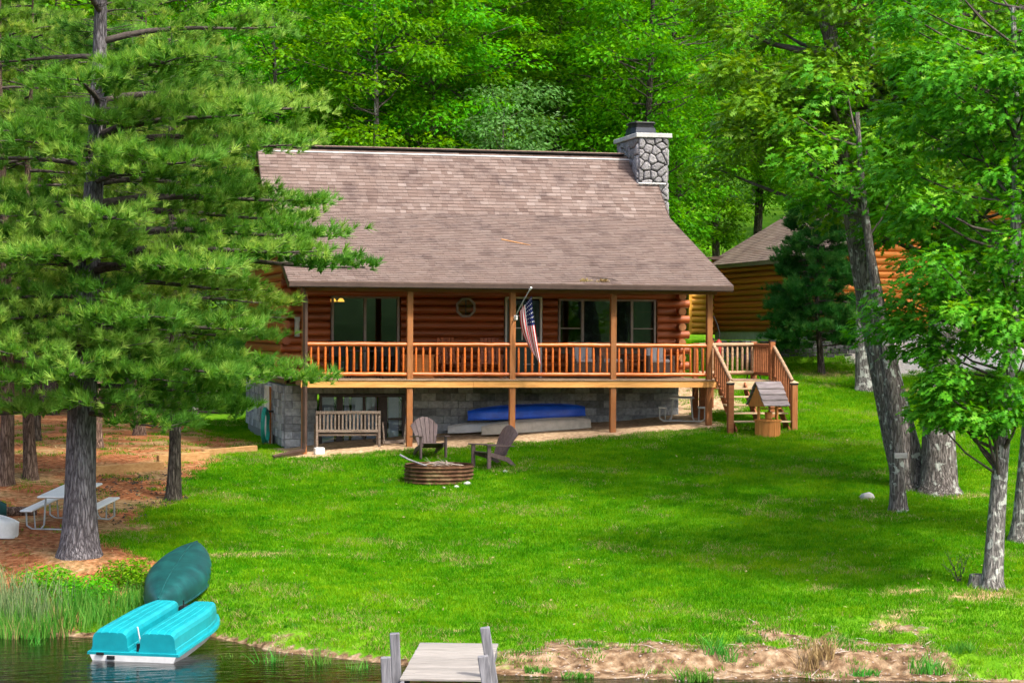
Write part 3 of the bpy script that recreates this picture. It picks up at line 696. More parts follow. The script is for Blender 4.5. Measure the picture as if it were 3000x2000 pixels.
# plain courses on the back slope
MB().add([(RX0,YR,ZR+.004),(RX1,YR,ZR+.004),(RX1,2*YR-YB,ZB+.004),(RX0,2*YR-YB,ZB+.004)],[(0,1,2,3)]).build('back_slope',M['vent_top'],roof)
MB().box(((RX0+10.45)/2,YR,ZR+.045),(10.45-RX0,.30,.035),None,0,.008).build('ridge_vent',M['vent_top'],roof)
MB().box(((RX0+10.45)/2,YR,ZR+.015),(10.45-RX0,.27,.026)).build('vent_slot',M['black_metal'],roof)
MB().box(((RX0+10.6)/2,YR-.20,ZR-.135),(10.6-RX0,.012,.05),(math.radians(-48),0,0)).build('flashing',M['concrete'],roof)
# downspout
MB().tube([(-.12,-.46,2.40),(-.12,-.40,2.30),(.0,-.135,2.02),(.0,-.135,-1.62)],.062,4,sm=False).build('downspout',M['brown_metal'],cab)
MB().tube([(.0,-.135,-1.60),(-.03,-.15,-1.80),(-.24,-.30,-1.84),(-.86,-.75,-1.93)],.062,4,sm=False).build('downspout_elbow',M['brown_metal'],cab)
part(MB().box((.10,YF-.14,1.52),(.14,.10,.12)).tube([(.10,YF-.14,1.46),(.10,YF-.14,1.06)],.07,8),'meter_box','concrete')
# --- stone chimney
CX0,CX1,CY0,CY1,CZ=10.62,11.50,6.45,8.75,6.95
chim=thing('t',(0,0,0),None,None); chim.name='chimney'; chim.parent=cab
MB().box(((CX0+CX1)/2,(CY0+CY1)/2,(CZ-1.6)/2),(CX1-CX0-.05,CY1-CY0-.05,CZ+1.6)).build('mortar_core',M['mortar_dark'],chim)
def cells(w_,h_,n,seed):
    r=random.Random(seed); pts=[]
    tries=0; mind=math.sqrt(w_*h_/n)*.72
    while len(pts)<n and tries<6000:
        p=(r.uniform(.04,w_-.04),r.uniform(.04,h_-.04)); tries+=1
        if all((p[0]-q[0])**2+((p[1]-q[1])*1.15)**2>mind*mind for q in pts): pts.append(p)
        if tries%400==0: mind*=.93
    out=[]
    for p in pts:
        poly=[(0,0),(w_,0),(w_,h_),(0,h_)]
        for q in pts:
            if q is p: continue
            mx_,my_=(p[0]+q[0])/2,(p[1]+q[1])/2; nx_,ny_=q[0]-p[0],q[1]-p[1]; L=math.hypot(nx_,ny_)
            new=[]
            for i in range(len(poly)):
                a,b_=poly[i],poly[(i+1)%len(poly)]
                da=((a[0]-mx_)*nx_+(a[1]-my_)*ny_)/L+.009; db=((b_[0]-mx_)*nx_+(b_[1]-my_)*ny_)/L+.009
                if da<=0: new.append(a)
                if da*db<0: tt=da/(da-db); new.append((a[0]+(b_[0]-a[0])*tt,a[1]+(b_[1]-a[1])*tt))
            poly=new
            if len(poly)<3: break
        if len(poly)>=3: out.append((p,poly))
    return out
def stone(poly,c_,org,ux,uz,nr,mat,parent):
    # round the corners, then dome
    pts=[]; n=len(poly)
    for i in range(n):
        a,b_=poly[i],poly[(i+1)%n]
        for tt in (.12,.5,.88): pts.append((a[0]+(b_[0]-a[0])*tt,a[1]+(b_[1]-a[1])*tt))
    cx=sum(p[0] for p in pts)/len(pts); cy=sum(p[1] for p in pts)/len(pts)
    hgt=random.uniform(.045,.075)
    def ring_(s,h): return [org+ux*(cx+(p[0]-cx)*s)+uz*(cy+(p[1]-cy)*s)+nr*(h+random.uniform(-.006,.006)) for p in pts]
    R=[ring_(1,-.03),ring_(.985,.018),ring_(.93,hgt*.75),ring_(.62,hgt)]
    mb=MB().loft(R,cap=False); mb.add(R[-1]+[org+ux*cx+uz*cy+nr*(hgt*1.05)],[(i,(i+1)%len(pts),len(pts)) for i in range(len(pts))],0,True)
    mb.build('stone',M[mat],parent)
Xv,Yv,Zv=Vector((1,0,0)),Vector((0,1,0)),Vector((0,0,1))
zlo=3.6
for i,(p,poly) in enumerate(cells(CX1-CX0,CZ-zlo,50,5)):
    pink=abs(p[0]-.40)<.12 and abs(p[1]-(CZ-zlo-.38))<.12
    stone(poly,p,Vector((CX0,CY0,zlo)),Xv,Zv,-Yv,'stone_pink' if pink else 'stone',chim)
for i,(p,poly) in enumerate(cells(CY1-CY0,1.75,34,9)):
    stone(poly,p,Vector((CX0,CY1,CZ-1.75)),-Yv,Zv,-Xv,'stone',chim)
for i,(p,poly) in enumerate(cells(CY1-CY0,3.3,50,12)):
    stone(poly,p,Vector((CX1,CY0,CZ-3.3)),Yv,Zv,Xv,'stone',chim)
MB().box(((CX0+CX1)/2,(CY0+CY1)/2,CZ+.065),(CX1-CX0+.22,CY1-CY0+.22,.13),None,0,.012).build('cap_slab',M['concrete'],chim)
def frus(z0_,z1_,hx,hy,hx1,hy1,cx,cy):
    q=lambda hx,hy,z:[(cx-hx,cy-hy*.5,z),(cx-hx*.75,cy-hy,z),(cx+hx*.75,cy-hy,z),(cx+hx,cy-hy*.5,z),(cx+hx,cy+hy*.5,z),(cx+hx*.75,cy+hy,z),(cx-hx*.75,cy+hy,z),(cx-hx,cy+hy*.5,z)]
    return [q(hx,hy,z0_),q(hx1,hy1,z1_)]
ccx,ccy=(CX0+CX1)/2-.05,(CY0+CY1)/2
MB().loft(frus(CZ+.13,CZ+.36,.42,.55,.38,.50,ccx,ccy),sm=False).build('chase_cover',M['blue_metal'],chim)
MB().loft(frus(CZ+.36,CZ+.50,.34,.45,.34,.45,ccx,ccy),sm=False).build('spark_arrestor',M['black_metal'],chim)
MB().loft(frus(CZ+.50,CZ+.54,.39,.52,.36,.49,ccx,ccy),sm=False).build('lid',M['black_metal'],chim)
MB().box(((CX0+CX1)/2-.05,CY0-.10,5.60),(.85,.02,.05),(math.radians(-48),0,0)).build('flashing',M['concrete'],chim)
# ------------------------------------------------------------------ foliage
def rotmats(nrm, spin):
    """rotation whose z is nrm, spun about it; nrm (n,3)"""
    n=nrm/np.linalg.norm(nrm,axis=1,keepdims=True)
    a=np.where(np.abs(n[:,2:3])<.9,np.array([[0,0,1.]]),np.array([[1.,0,0]]))
    x=np.cross(a,n); x/=np.linalg.norm(x,axis=1,keepdims=True); y=np.cross(n,x)
    c,s=np.cos(spin)[:,None],np.sin(spin)[:,None]
    return np.stack([x*c+y*s,-x*s+y*c,n],axis=2)
def frames(xdir, nrm):
    x=xdir/np.linalg.norm(xdir,axis=1,keepdims=True)
    y=np.cross(nrm,x); y/=np.linalg.norm(y,axis=1,keepdims=True)+1e-9
    return np.stack([x,y,np.cross(x,y)],axis=2)
def scatter(name, tv, tf, pos, R, scl, tone, mat, smooth=False):
    tv=np.asarray(tv,float); nv=len(tv); n=len(pos)
    V=(np.einsum('nij,kj->nki',R,tv)*np.asarray(scl).reshape(-1,1,1)+pos[:,None,:]).reshape(-1,3)
    me=bpy.data.meshes.new(name); me.vertices.add(len(V)); me.vertices.foreach_set('co',V.astype(np.float32).ravel())
    ls=[];st=[];k=0
    base=np.arange(n)*nv
    lens=[len(f) for f in tf]
    flat=np.concatenate([np.asarray(f) for f in tf])
    loops=(base[:,None]+flat[None,:]).ravel().astype(np.int32)
    starts=np.concatenate([[0],np.cumsum(lens)[:-1]]); tot=sum(lens)
    st=(np.arange(n)[:,None]*tot+starts[None,:]).ravel().astype(np.int32)
    me.loops.add(len(loops)); me.loops.foreach_set('vertex_index',loops)
    me.polygons.add(len(st)); me.polygons.foreach_set('loop_start',st)
    me.update(calc_edges=True); me.materials.append(mat)
    a=me.attributes.new('tone','FLOAT','POINT'); a.data.foreach_set('value',np.repeat(np.clip(tone,0,1),nv).astype(np.float32))
    return me
LEAF=[(0,0,0),(.42,.26,.05),(1,0,-.04),(.42,-.26,.05)]; LEAFF=[(0,1,2),(0,2,3)]
_h=[(0,.03),(.18,.09),(.26,.30),(.36,.12),(.48,.14),(.60,.40),(.66,.13),(.78,.12),(.90,.26),(.92,.06),(1.08,.0)]
OAK=[(x,y,.10*y-.12*x*x) for x,y in _h]+[(x,-y,.10*y-.12*x*x) for x,y in _h[:-1]]
nh=len(_h)
OAKF=[]
for i in range(nh-1):
    a,b_=i,i+1; c_,d_=nh+i,(nh+i+1 if i+1<nh-1 else nh-1)
    OAKF.append((a,c_,d_,b_) if d_!=b_ else (a,c_,b_))
def tuftmesh(nn,seed,ln=1.0,wd=.055):
    r=random.Random(seed); v=[];f=[]
    for i in range(nn):
        th=r.uniform(0,2*math.pi); ph=r.uniform(.15,1.05); L=ln*r.uniform(.75,1.1)
        d=Vector((math.cos(th)*math.sin(ph),math.sin(th)*math.sin(ph),math.cos(ph))); s=d.cross(Vector((r.uniform(-1,1),r.uniform(-1,1),r.uniform(-1,1)))).normalized()*wd
        o=Vector((0,0,r.uniform(-.25,.1)*ln)); k=len(v); v+=[tuple(o-s),tuple(o+s),tuple(o+d*L)]; f.append((k,k+1,k+2))
    return v,f
TUFT,TUFTF=tuftmesh(21,3,1.0,.046)

def deciduous(seed,h,r,low,nclump,nleaf,leafsize,mat,bk,trunk_r=.16,flat=.42,leaf=(LEAF,LEAFF),clumps=None,lean=(0,0),wind=(0,0,0),csize=(.7,1.25)):
    """returns (trunk mesh, crown mesh): tapered trunk with limbs, crown of leaf sprays in tiers"""
    g=np.random.default_rng(seed); R=random.Random(seed)
    tb=MB()
    def axis_pt(z):
        t_=z/h; return Vector((lean[0]*t_+.16*math.sin(t_*5+seed),lean[1]*t_+.16*math.cos(t_*4+seed),z))
    zs_=[-.25,0,.18,.5,1.1]+[1.1+(h*.92-1.1)*i/8 for i in range(1,9)]
    rad=[trunk_r*1.75,trunk_r*1.5,trunk_r*1.2,trunk_r*1.06]+[trunk_r*(1-.88*max(0,(z-.8))/h) for z in zs_[4:]]
    tb.tube([axis_pt(z) for z in zs_],rad,12,jit=.05)
    if clumps is None:
        clumps=[]
        for i in range(nclump):
            u=R.random()**.8; z=low+(h-low)*u
            rr=r*(math.sin(math.pi*min(1,.18+.80*(1-u)**.75)))**.8
            a=R.uniform(0,2*math.pi); q=R.uniform(.35,1.0)
            clumps.append((rr*q*math.cos(a),rr*q*math.sin(a),z,R.uniform(*csize)))
    P=[];Nn=[];T=[];X=[]
    for j,(cx,cy,cz,cr) in enumerate(clumps):
        ap=axis_pt(min(max(cz-R.uniform(.3,1.2),.5),h*.9)); cpos=Vector((cx,cy,cz))+Vector((axis_pt(cz).x,axis_pt(cz).y,0))
        if j%2==0:
            mid=(ap+cpos)/2+Vector((0,0,-.12)); br=trunk_r*R.uniform(.09,.20)
            tb.tube([ap,mid,cpos],[br*1.3,br*.8,.012],5,m=1,cap=False)
        n=int(nleaf*cr*R.uniform(.75,1.2))
        d=g.normal(size=(n,3)); d/=np.linalg.norm(d,axis=1,keepdims=True); q=g.random(n)**.45
        out=Vector((cx,cy,0)); out=(out.normalized() if out.length>.1 else Vector((1,0,0)))
        pos=d*q[:,None]*np.array([cr,cr,cr*flat])
        drop=-.16*(pos[:,0]*out.x+pos[:,1]*out.y)
        pos[:,2]+=drop
        P.append(pos+np.array(cpos)); nn=d*np.array([.5,.5,.35])+np.array([.0,0,.9])+g.normal(size=(n,3))*.42
        Nn.append(nn); X.append(d+np.array([out.x,out.y,-.2])*.7+np.array(wind)+g.normal(size=(n,3))*.35)
        T.append(.38+.30*(pos[:,2]/(cr*flat+.01))*.6+g.normal(size=n)*.17+R.uniform(-.12,.14))  # light tops and dark undersides of the sprays put into the leaf tone
    P=np.concatenate(P);Nn=np.concatenate(Nn);T=np.concatenate(T);X=np.concatenate(X)
    Nn/=np.linalg.norm(Nn,axis=1,keepdims=True)
    Xd=X-Nn*np.sum(X*Nn,axis=1,keepdims=True)
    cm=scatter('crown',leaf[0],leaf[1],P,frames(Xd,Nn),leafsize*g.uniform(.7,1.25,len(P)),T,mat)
    return tb.mesh('trunk',[bk,M['bark_limb']]),cm
def pine(seed,h,low,r_low,mat,bk,trunk_r=.3,nlimb=46,tuft=.16,dens=1.0,extra=(),lean=(0,0),azfun=None,keep=None,tw=None):
    g=np.random.default_rng(seed); R=random.Random(seed); tb=MB()
    def ax(z): t_=z/h; return Vector((lean[0]*t_+.10*math.sin(t_*6+seed),lean[1]*t_+.1*math.cos(t_*5+seed),z))
    zs_=[-.3,0,.2,.5,1.2]+[1.2+(h-1.2)*i/10 for i in range(1,11)]
    rad=[trunk_r*1.7,trunk_r*1.42,trunk_r*1.18,trunk_r*1.05]+[trunk_r*max(.06,(1-.93*(z/h))) for z in zs_[4:]]
    tb.tube([ax(z) for z in zs_],rad,14,jit=.05)
    limbs=[]
    for i in range(nlimb):
        u=(i+.5)/nlimb; z=low+(h-low)*u**.95; L=r_low*(1-.85*u)**.7*R.uniform(.7,1.12)*(.75+.25*min(1,u*6))
        a=i*2.399+R.uniform(-.5,.5)
        limbs.append((z,a,L,R.uniform(-.05,.35)))
    limbs+=list(extra)
    P=[];D=[];T=[]
    for z,a,L,pitch in limbs:
        lt=R.gauss(0,.13)
        o=ax(min(z,h*.97)); hd=Vector((math.cos(a),math.sin(a),0)); pts=[]
        n=7; cur=o.copy(); dirz=pitch*.6
        for k in range(n+1):
            pts.append(cur.copy()); t_=k/n
            dz=pitch*(1-1.0*t_)-.16*math.sin(math.pi*t_)*.8+.26*max(0,t_-.6)
            cur=cur+(hd+Vector((R.uniform(-.10,.10),R.uniform(-.10,.10),dz))).normalized()*(L/n)
        br=max(.018,.017*L+trunk_r*.05)
        tb.tube(pts,[br*(1-.85*k/n) for k in range(n+1)],6,m=1,cap=False)
        sd=hd.cross(Vector((0,0,1)))
        ntw=int(L*(tw or 7.0))
        for j in range(ntw):
            t_=.10+.90*(j+R.random())/ntw; kf=min(n-1e-3,t_*n); k=int(kf); p=pts[k].lerp(pts[k+1],kf-k)
            sgn=1 if j%2 else -1; tl=(.34+.78*math.sin(math.pi*min(1,t_*.85+.05)))*min(1.0,.35+L*.28)*R.uniform(.6,1.15)
            d=(hd*R.uniform(.45,1.0)+sd*sgn*R.uniform(.5,1.0)+Vector((0,0,R.uniform(-.12,.32)))).normalized()
            e=p+d*tl
            if j%3==0: tb.tube([p,e],[.010,.004],4,m=1,cap=False)
            if t_<.25:
                for q in range(2): tb.tube([p,p+d*tl*.45+Vector((0,0,-.05)),p+d*tl*R.uniform(.7,1.1)+Vector((R.gauss(0,.1),R.gauss(0,.1),R.gauss(-.05,.1)))],[.009,.006,.003],4,m=1,cap=False)
                continue
            nt_=max(3,int(tl*15*dens))
            for q in range(nt_):
                s=.25+.80*(q+R.random())/nt_; c_=p+d*(tl*s)+Vector((R.gauss(0,.07),R.gauss(0,.07),R.gauss(.01,.05)))
                P.append(c_); D.append(d*.8+Vector((R.gauss(0,.35),R.gauss(0,.35),.75+R.gauss(0,.25))))
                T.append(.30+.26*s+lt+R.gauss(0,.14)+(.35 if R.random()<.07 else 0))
    P=np.array([tuple(p) for p in P]);D=np.array([tuple(d) for d in D]);T=np.array(T)
    if keep is not None:
        mk=keep(P); P,D,T=P[mk],D[mk],T[mk]
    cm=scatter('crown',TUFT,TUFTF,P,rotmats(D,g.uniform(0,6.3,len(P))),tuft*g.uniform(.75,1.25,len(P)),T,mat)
    print('pine tufts',len(P))
    return tb.mesh('trunk',[bk,M['bark_limb']]),cm
def plant_tree(name,meshes,x,y,label,group=None,rz=0,s=1.0,sz=None,z=None,cat='tree'):
    t_=thing(name,(x,y,gz(x,y)-.04 if z is None else z),label,cat,rz,group); t_.scale=(s,s,sz or s)
    inst('trunk',meshes[0],t_); inst('crown',meshes[1],t_)
    return t_
# big white pine beside the water: limbs spread mostly to the right and toward the left edge
def px(dx,dz): return dx
ex=[]
Rr=random.Random(21)
ex+=[(Rr.uniform(3.2,9.0),Rr.uniform(-2.5,-.7),Rr.uniform(1.5,2.9),Rr.uniform(-.05,.15)) for _ in range(26)]
for z,a,L,p in [(5.05,-.15,5.3,.02),(3.0,-.3,4.7,-.02),(2.5,-.1,3.6,.02),(5.0,-.45,4.6,.12),(1.85,-.6,3.6,-.05),(6.0,.0,4.4,.15),(6.8,-.5,4.2,.2),(3.9,-1.2,3.2,.05),(2.9,-1.7,2.7,0),(5.6,-1.5,3.0,.1),(2.2,-2.3,2.4,-.05),(4.6,3.6,3.2,.5),(4.2,-2.6,2.6,.05),(3.4,2.9,2.7,0),(7.6,-.3,4.2,.2),(8.3,-1.0,3.6,.2),(7.0,-2.2,2.8,.2),(2.7,.45,3.6,0),(4.5,.5,3.7,.05),(6.4,.7,3.8,.15),(1.7,-.25,3.3,-.08),(1.5,-1.1,2.4,-.04),
  (3.0,-.75,3.5,.0),(3.7,-.6,3.6,.05),(4.7,-.9,3.9,.1),(5.4,-.2,4.7,.1),(6.5,-1.1,3.7,.15),(7.3,-.8,4.0,.2),(2.4,-1.4,2.9,-.03),(3.3,-2.1,2.8,.0),(4.9,-2.0,3.0,.1),(5.9,-2.7,3.0,.12),(6.7,2.8,3.2,.2),(7.9,-1.7,3.0,.2),(2.1,-2.8,2.6,-.02),(3.6,-2.9,3.0,.03),(5.2,2.7,3.0,.1),(8.0,.4,3.8,.2),(5.8,.3,4.3,.1),(3.6,.2,3.6,.03),(2.2,.1,4.0,-.03),(7.1,.1,4.3,.2),(1.75,-1.8,2.3,-.03),(1.6,-2.5,2.0,.0),(2.0,-.9,3.2,-.05)]:
    if z>1.9: ex.append((z+.75,a,L*(.76 if z<2.9 else 1),p+.03))
PINE_A=pine(4,15.5,8.2,3.6,M['needle'],M['bark_pine'],.33,26,.20,.75,ex,(.25,0),tw=8)
PINE_B=pine(9,13.5,2.6,3.0,M['needle'],M['bark_red'],.17,50,.19,.85,tw=8)
PINE_S=pine(15,5.6,.8,1.85,M['needle_deep'],M['bark_dark'],.10,64,.19,1.5,tw=10)
PINE_M=pine(33,10.5,3.5,3.0,M['needle'],M['bark_dark'],.15,44,.19,.9,tw=8)
plant_tree('pine_tree',PINE_A,-5.71,-11.97,'tall white pine with thick grey trunk at the lake edge')
plant_tree('pine_tree',PINE_M,-3.71,-6.25,'slim dark-trunked pine between the big pine and the cabin',rz=1.0)
plant_tree('pine_tree',PINE_B,-7.35,-4.2,'pine at the left edge, its trunk cut by the picture edge',rz=2.0)
plant_tree('pine_tree',PINE_B,-6.80,-3.3,'thin pine trunk standing just right of the leftmost pine',rz=.4,s=.9)
plant_tree('pine_tree',PINE_B,-5.0,3.2,'red-barked pine seen through the gap left of the big trunk',rz=4.2,s=1.05)
plant_tree('pine_tree',PINE_B,-3.6,9.5,'pine in the shade behind the log timbers, beside the cabin',rz=5.2,s=.95)
plant_tree('pine_tree',PINE_S,17.0,8.4,'small dense dark green pine in front of the garage wall',rz=.3,s=1.0)
plant_tree('pine_tree',PINE_B,-8.6,1.5,'pine crown filling the left picture edge behind the needle bed',rz=3.3,s=1.1)
plant_tree('pine_tree',PINE_M,-6.6,7.5,'bushy pine behind the red-barked pine at the left',rz=2.3,s=1.15)
plant_tree('pine_tree',PINE_M,-2.4,15.5,'pine beyond the back corner of the cabin at the left',rz=4.4,s=1.1)
# oaks on the right
def cl(Rs,n,bx,by,bz,s=(.5,.85)):
    r=random.Random(Rs); return [(r.uniform(*bx),r.uniform(*by),r.uniform(*bz),r.uniform(*s)) for _ in range(n)]
oakB=cl(1,100,(-2.6,3.4),(-2.2,2.2),(7.2,13.5))+cl(2,34,(-2.9,0),(-2.0,1.4),(7.0,9.5))+cl(3,30,(-.4,2.6),(-1.6,1.4),(5.4,7.4),(.45,.7))
oakC=cl(4,100,(-2.4,3.6),(-2.0,2.0),(5.8,13.5))+cl(5,20,(-1.9,1.4),(-1.8,.6),(5.3,6.6),(.4,.65))
oakD=cl(6,125,(-2.1,1.6),(-1.2,1.3),(4.4,10.5),(.4,.7))+cl(7,46,(-1.75,.45),(-1.1,.9),(3.0,5.2),(.30,.5))+cl(17,18,(-1.5,.2),(-1.0,.5),(2.9,3.6),(.25,.4))
oakE=cl(9,80,(-1.6,2.5),(-1.5,1.5),(4.0,11),(.5,.8))
kw=dict(mat=M['leaf_oak'],leaf=(OAK,OAKF),flat=.5,wind=(-.6,0,-.1))
OB=deciduous(41,14,3.4,5,0,215,.175,bk=M['bark_oak'],trunk_r=.38,clumps=oakB,lean=(-2.6,.4),**kw)
OC=deciduous(42,14,3.2,5,0,215,.175,bk=M['bark_oak'],trunk_r=.36,clumps=oakC,lean=(.3,.2),**kw)
OD=deciduous(43,11,2.4,4,0,270,.15,bk=M['bark_lichen'],trunk_r=.16,clumps=oakD,lean=(.15,0),**kw)
OE=deciduous(44,11.5,2.4,4,0,200,.165,bk=M['bark_lichen'],trunk_r=.17,clumps=oakE,lean=(.2,0),**kw)
OA=deciduous(45,9,1.6,5,0,120,.20,bk=M['bark_oak'],trunk_r=.16,clumps=cl(8,18,(-1.4,1.0),(-1.0,1.0),(6.3,9.0),(.5,.8)),lean=(-.75,.2),**kw)
plant_tree('oak_tree',OB,12.20,-9.75,'oak with a thick trunk leaning left behind the slim trunk')
plant_tree('oak_tree',OC,12.66,-10.55,'oak with the broadest flared trunk, lichen at its foot')
plant_tree('oak_tree',OA,10.67,-12.48,'slim oak trunk with a small board nailed across it')
plant_tree('oak_tree',OD,9.78,-19.33,'nearest oak at the right, pale lichen patches down its trunk')
plant_tree('oak_tree',OE,11.85,-15.95,'oak trunk cut by the right picture edge')
# hardwoods of the wood behind
HV=[deciduous(50+i,[15,17,13.5,18][i],[3.6,4.0,3.3,4.2][i],[2.6,3.0,1.4,3.5][i],[170,185,150,190][i],130,.20,M['leaf_wood'],M['bark_dark' if i%2 else 'bark_oak'],[.17,.2,.14,.22][i],flat=.34) for i in range(4)]
PALE=deciduous(60,10,2.6,1.2,95,120,.17,M['leaf_pale'],M['bark_oak'],.10,flat=.36)
LICH=deciduous(61,12,2.6,6.6,70,110,.19,M['leaf_wood'],M['bark_lichen'],.24,flat=.36)
plant_tree('hardwood_tree',LICH,17.1,4.7,'grey lichen-covered tree trunk on the lawn before the garage',rz=.5)
plant_tree('maple_tree',PALE,8.6,15.5,'small pale-leaved tree behind the ridge, left of the chimney',rz=1.)
plant_tree('maple_tree',PALE,-1.5,19.0,'small tree with whitish leaf undersides above the roof at the left',rz=2.2)
plant_tree('hardwood_tree',HV[0],4.4,17.0,'bright green tree with forked grey trunk above the middle of the ridge',rz=.6)
plant_tree('hardwood_tree',HV[1],14.4,18.5,'tall tree with dark trunk just behind the chimney',rz=2.6)
plant_tree('hardwood_tree',LICH,15.0,21.0,'grey-stemmed tree between the cabin roof and the garage roof',rz=3.0,s=.9)
for x_,y_,v_,l_ in [(15.6,29,2,'bushy tree on the slope just right of the chimney'),(18.6,34,0,'tree on the slope above the garage ridge'),(12.6,24,3,'tall tree on the slope straight behind the chimney'),(22.5,35,1,'tree behind the right half of the garage roof')]: plant_tree('hardwood_tree',HV[v_],x_,y_,l_,None,x_,.95)
for x_,y_,s_,l_ in [(16.4,26.5,.9,'low leafy tree on the slope seen just left of the garage roof'),(17.6,31,1.1,'leafy tree on the slope beyond the low one left of the garage'),(14.6,31.5,1.1,'leafy young tree on the slope behind the chimney, low crown')]: plant_tree('maple_tree',(HV[2][0],HV[2][1]),x_,y_,l_,None,x_*2,s_*.62)
r=random.Random(77)
spots=[]
WG='trees of the wood behind the cabin'
for row,(yy,n,x0,x1) in enumerate([(20,7,-9,21),(26,8,-12,40),(33,9,-14,44),(41,10,-16,50),(50,10,-18,56),(60,10,-22,62)]):
    for i in range(n):
        x=x0+(x1-x0)*(i+.5)/n+r.uniform(-1.3,1.3); y=yy+r.uniform(-2.2,2.2)
        if 17.5<x<28.5 and y<32: continue
        if row==0 and 9<x<17 and y<21: continue
        v=r.randrange(4)
        plant_tree('hardwood_tree',HV[v],x,y,'leafy green tree in the wood on the slope behind the cabin',WG,r.uniform(0,6.28),r.uniform(.85,1.2))
# trees standing right of the picture, whose shade falls across the lawn
for i,(x,y,s_) in enumerate([(24.5,-3.0,1.0),(25,4.0,.9)]):
    plant_tree('hardwood_tree',HV[i],x,y,['broad tree on the right of the lawn near the drive','tree at the right of the drive before the garage'][i],None,i*1.3,s_)
# ------------------------------------------------------------------ things on and round the cabin
def to_ground(o,x,y,dz=0): o.location=(x,y,gz(x,y)+dz)
# adirondack chairs
def adirondack(x,y,rz,label):
    c_=thing('garden_chair',(x,y,gz(x,y)),label,'chair',rz,'chairs at the fire ring'); m_=M['plastic_brown']
    # local: faces -y
    arch=lambda x_:1.00-1.75*x_*x_
    for i in range(6):                                             # fanned back slats under one arched top
        u=(i-2.5)/2.5; rings=[]; n=6
        for k in range(n+1):
            t_=k/n; w0=.190+.110*t_; xl=(u-.2+.0)*w0+.2*w0*0-.0; xc=u*w0; hw=w0/2.5*.5-.006
            yb=.16+.30*t_
            zl=.26+(arch(xc-hw)-.26)*t_; zr=.26+(arch(xc+hw)-.26)*t_
            rings.append([(xc-hw,yb,zl),(xc+hw,yb,zr),(xc+hw,yb+.025,zr),(xc-hw,yb+.025,zl)])
        MB().loft(rings,sm=False).build('back_slat',m_,c_)
    MB().box((0,.37,.60),(.50,.03,.07),(math.radians(-22),0,0)).box((0,.23,.34),(.46,.03,.08)).build('back_brace',m_,c_)
    for i in range(5): MB().box((0,-.33+i*.115,.37-.028*i),(.50,.10,.025),(math.radians(-13),0,0),0,.006).build('seat_slat',m_,c_)
    for s in (-1,1):
        MB().box((s*.32,-.36,.27),(.05,.10,.56),None,0,.01).build('leg',m_,c_)
        MB().prism([(-.36,.30),(-.36,.40),(.25,.24),(.50,.02),(.42,.0),(.2,.14)],'x',s*.27-.018,s*.27+.018).build('leg',m_,c_)
        MB().prism([(-.46,.545),(.34,.50),(.34,.525),(-.46,.575)],'x',s*.33-.065,s*.33+.065).build('armrest',m_,c_)
    return c_
adirondack(2.86,-1.95,.10,'brown plastic garden chair facing the lake behind the fire ring')
adirondack(4.05,-3.95,-1.15,'brown plastic garden chair turned left, right of the fire ring')
# fire ring
fp=thing('fire_ring',(2.53,-5.0,gz(2.53,-5.0)),'rusty corrugated steel fire ring on the lawn','fire pit')
pr=[];n=26
for i in range(n+1): pr.append((.80+.020*math.sin(i/n*2*math.pi*5),-.05+.44*i/n))
pr=pr+[(.785,.39)]+[(q[0]-.012,q[1]) for q in pr[::-1]]
MB().lathe(pr,seg=48).build('ring',M['rust'],fp)
MB().add([(.76*math.cos(a),.76*math.sin(a),.12) for a in np.linspace(0,2*math.pi,24,endpoint=False)],[tuple(range(24))]).build('ash_bed',M['bark_dark'],fp)
r=random.Random(5)
for i,(a,L,z,th) in enumerate([(0,1.0,.32,.012),(.9,.9,.30,.010),(2.1,.85,.34,.010),(2.7,1.0,.36,.013),(1.5,.7,.40,.008),(.4,.8,.38,.009)]):
    d=Vector((math.cos(a),math.sin(a),r.uniform(-.05,.15)))*L/2; c_=Vector((r.uniform(-.15,.15),r.uniform(-.15,.15),z))
    w_=MB().tube([c_-d,c_+Vector((r.uniform(-.06,.06),r.uniform(-.06,.06),.05)),c_+d],[th*1.3,th,th*.6],6)
    for k in range(3):
        e=c_+d*r.uniform(-.6,.6); w_.tube([e,e+Vector((r.uniform(-.2,.2),r.uniform(-.2,.2),r.uniform(.02,.16)))],[th*.6,.003],4)
    o=w_.build('stick',M['stick']); o.location=fp.location
    tag(o,'dry branch lying inside the rusty fire ring','stick','branches in the fire ring')
reed_fire=1
o=MB().tube([(-.98,-.35,.62),(-.80,-.45,.52),(-.2,-.2,.30)],[.026,.024,.02],7).build('stick',M['dockpost']); o.location=fp.location
tag(o,'pale straight stick leaning over the left rim of the fire ring','stick')
# weathered bench seen from behind
bn=thing('park_bench',(1.18,.55,gz(1.18,.55)),'weathered slatted wooden bench under the porch, its back to the lake','bench',-.04)
for s in (-1,1):
    MB().box((s*.80,-.25,.48),(.06,.06,.98),(math.radians(-4),0,0),0,.006).build('leg',M['greywood'],bn); MB().box((s*.80,.22,.30),(.06,.06,.62),None,0,.006).build('leg',M['greywood'],bn)
    MB().box((s*.80,.0,.60),(.06,.52,.04)).build('armrest',M['greywood'],bn)
MB().box((0,-.27,.93),(1.66,.035,.08),None,0,.006).build('top_rail',M['greywood'],bn); MB().box((0,-.25,.46),(1.62,.035,.07)).build('lower_rail',M['greywood'],bn)
for i in range(16): MB().box((-.72+i*.096,-.26,.69),(.045,.022,.42),None,0,.004).build('slat',M['greywood'],bn)
for i in range(5): MB().box((0,-.16+i*.10,.42),(1.60,.08,.025)).build('seat_slat',M['greywood'],bn)
MB().box((0,-.02,.36),(1.6,.4,.05)).build('seat_frame',M['greywood'],bn)
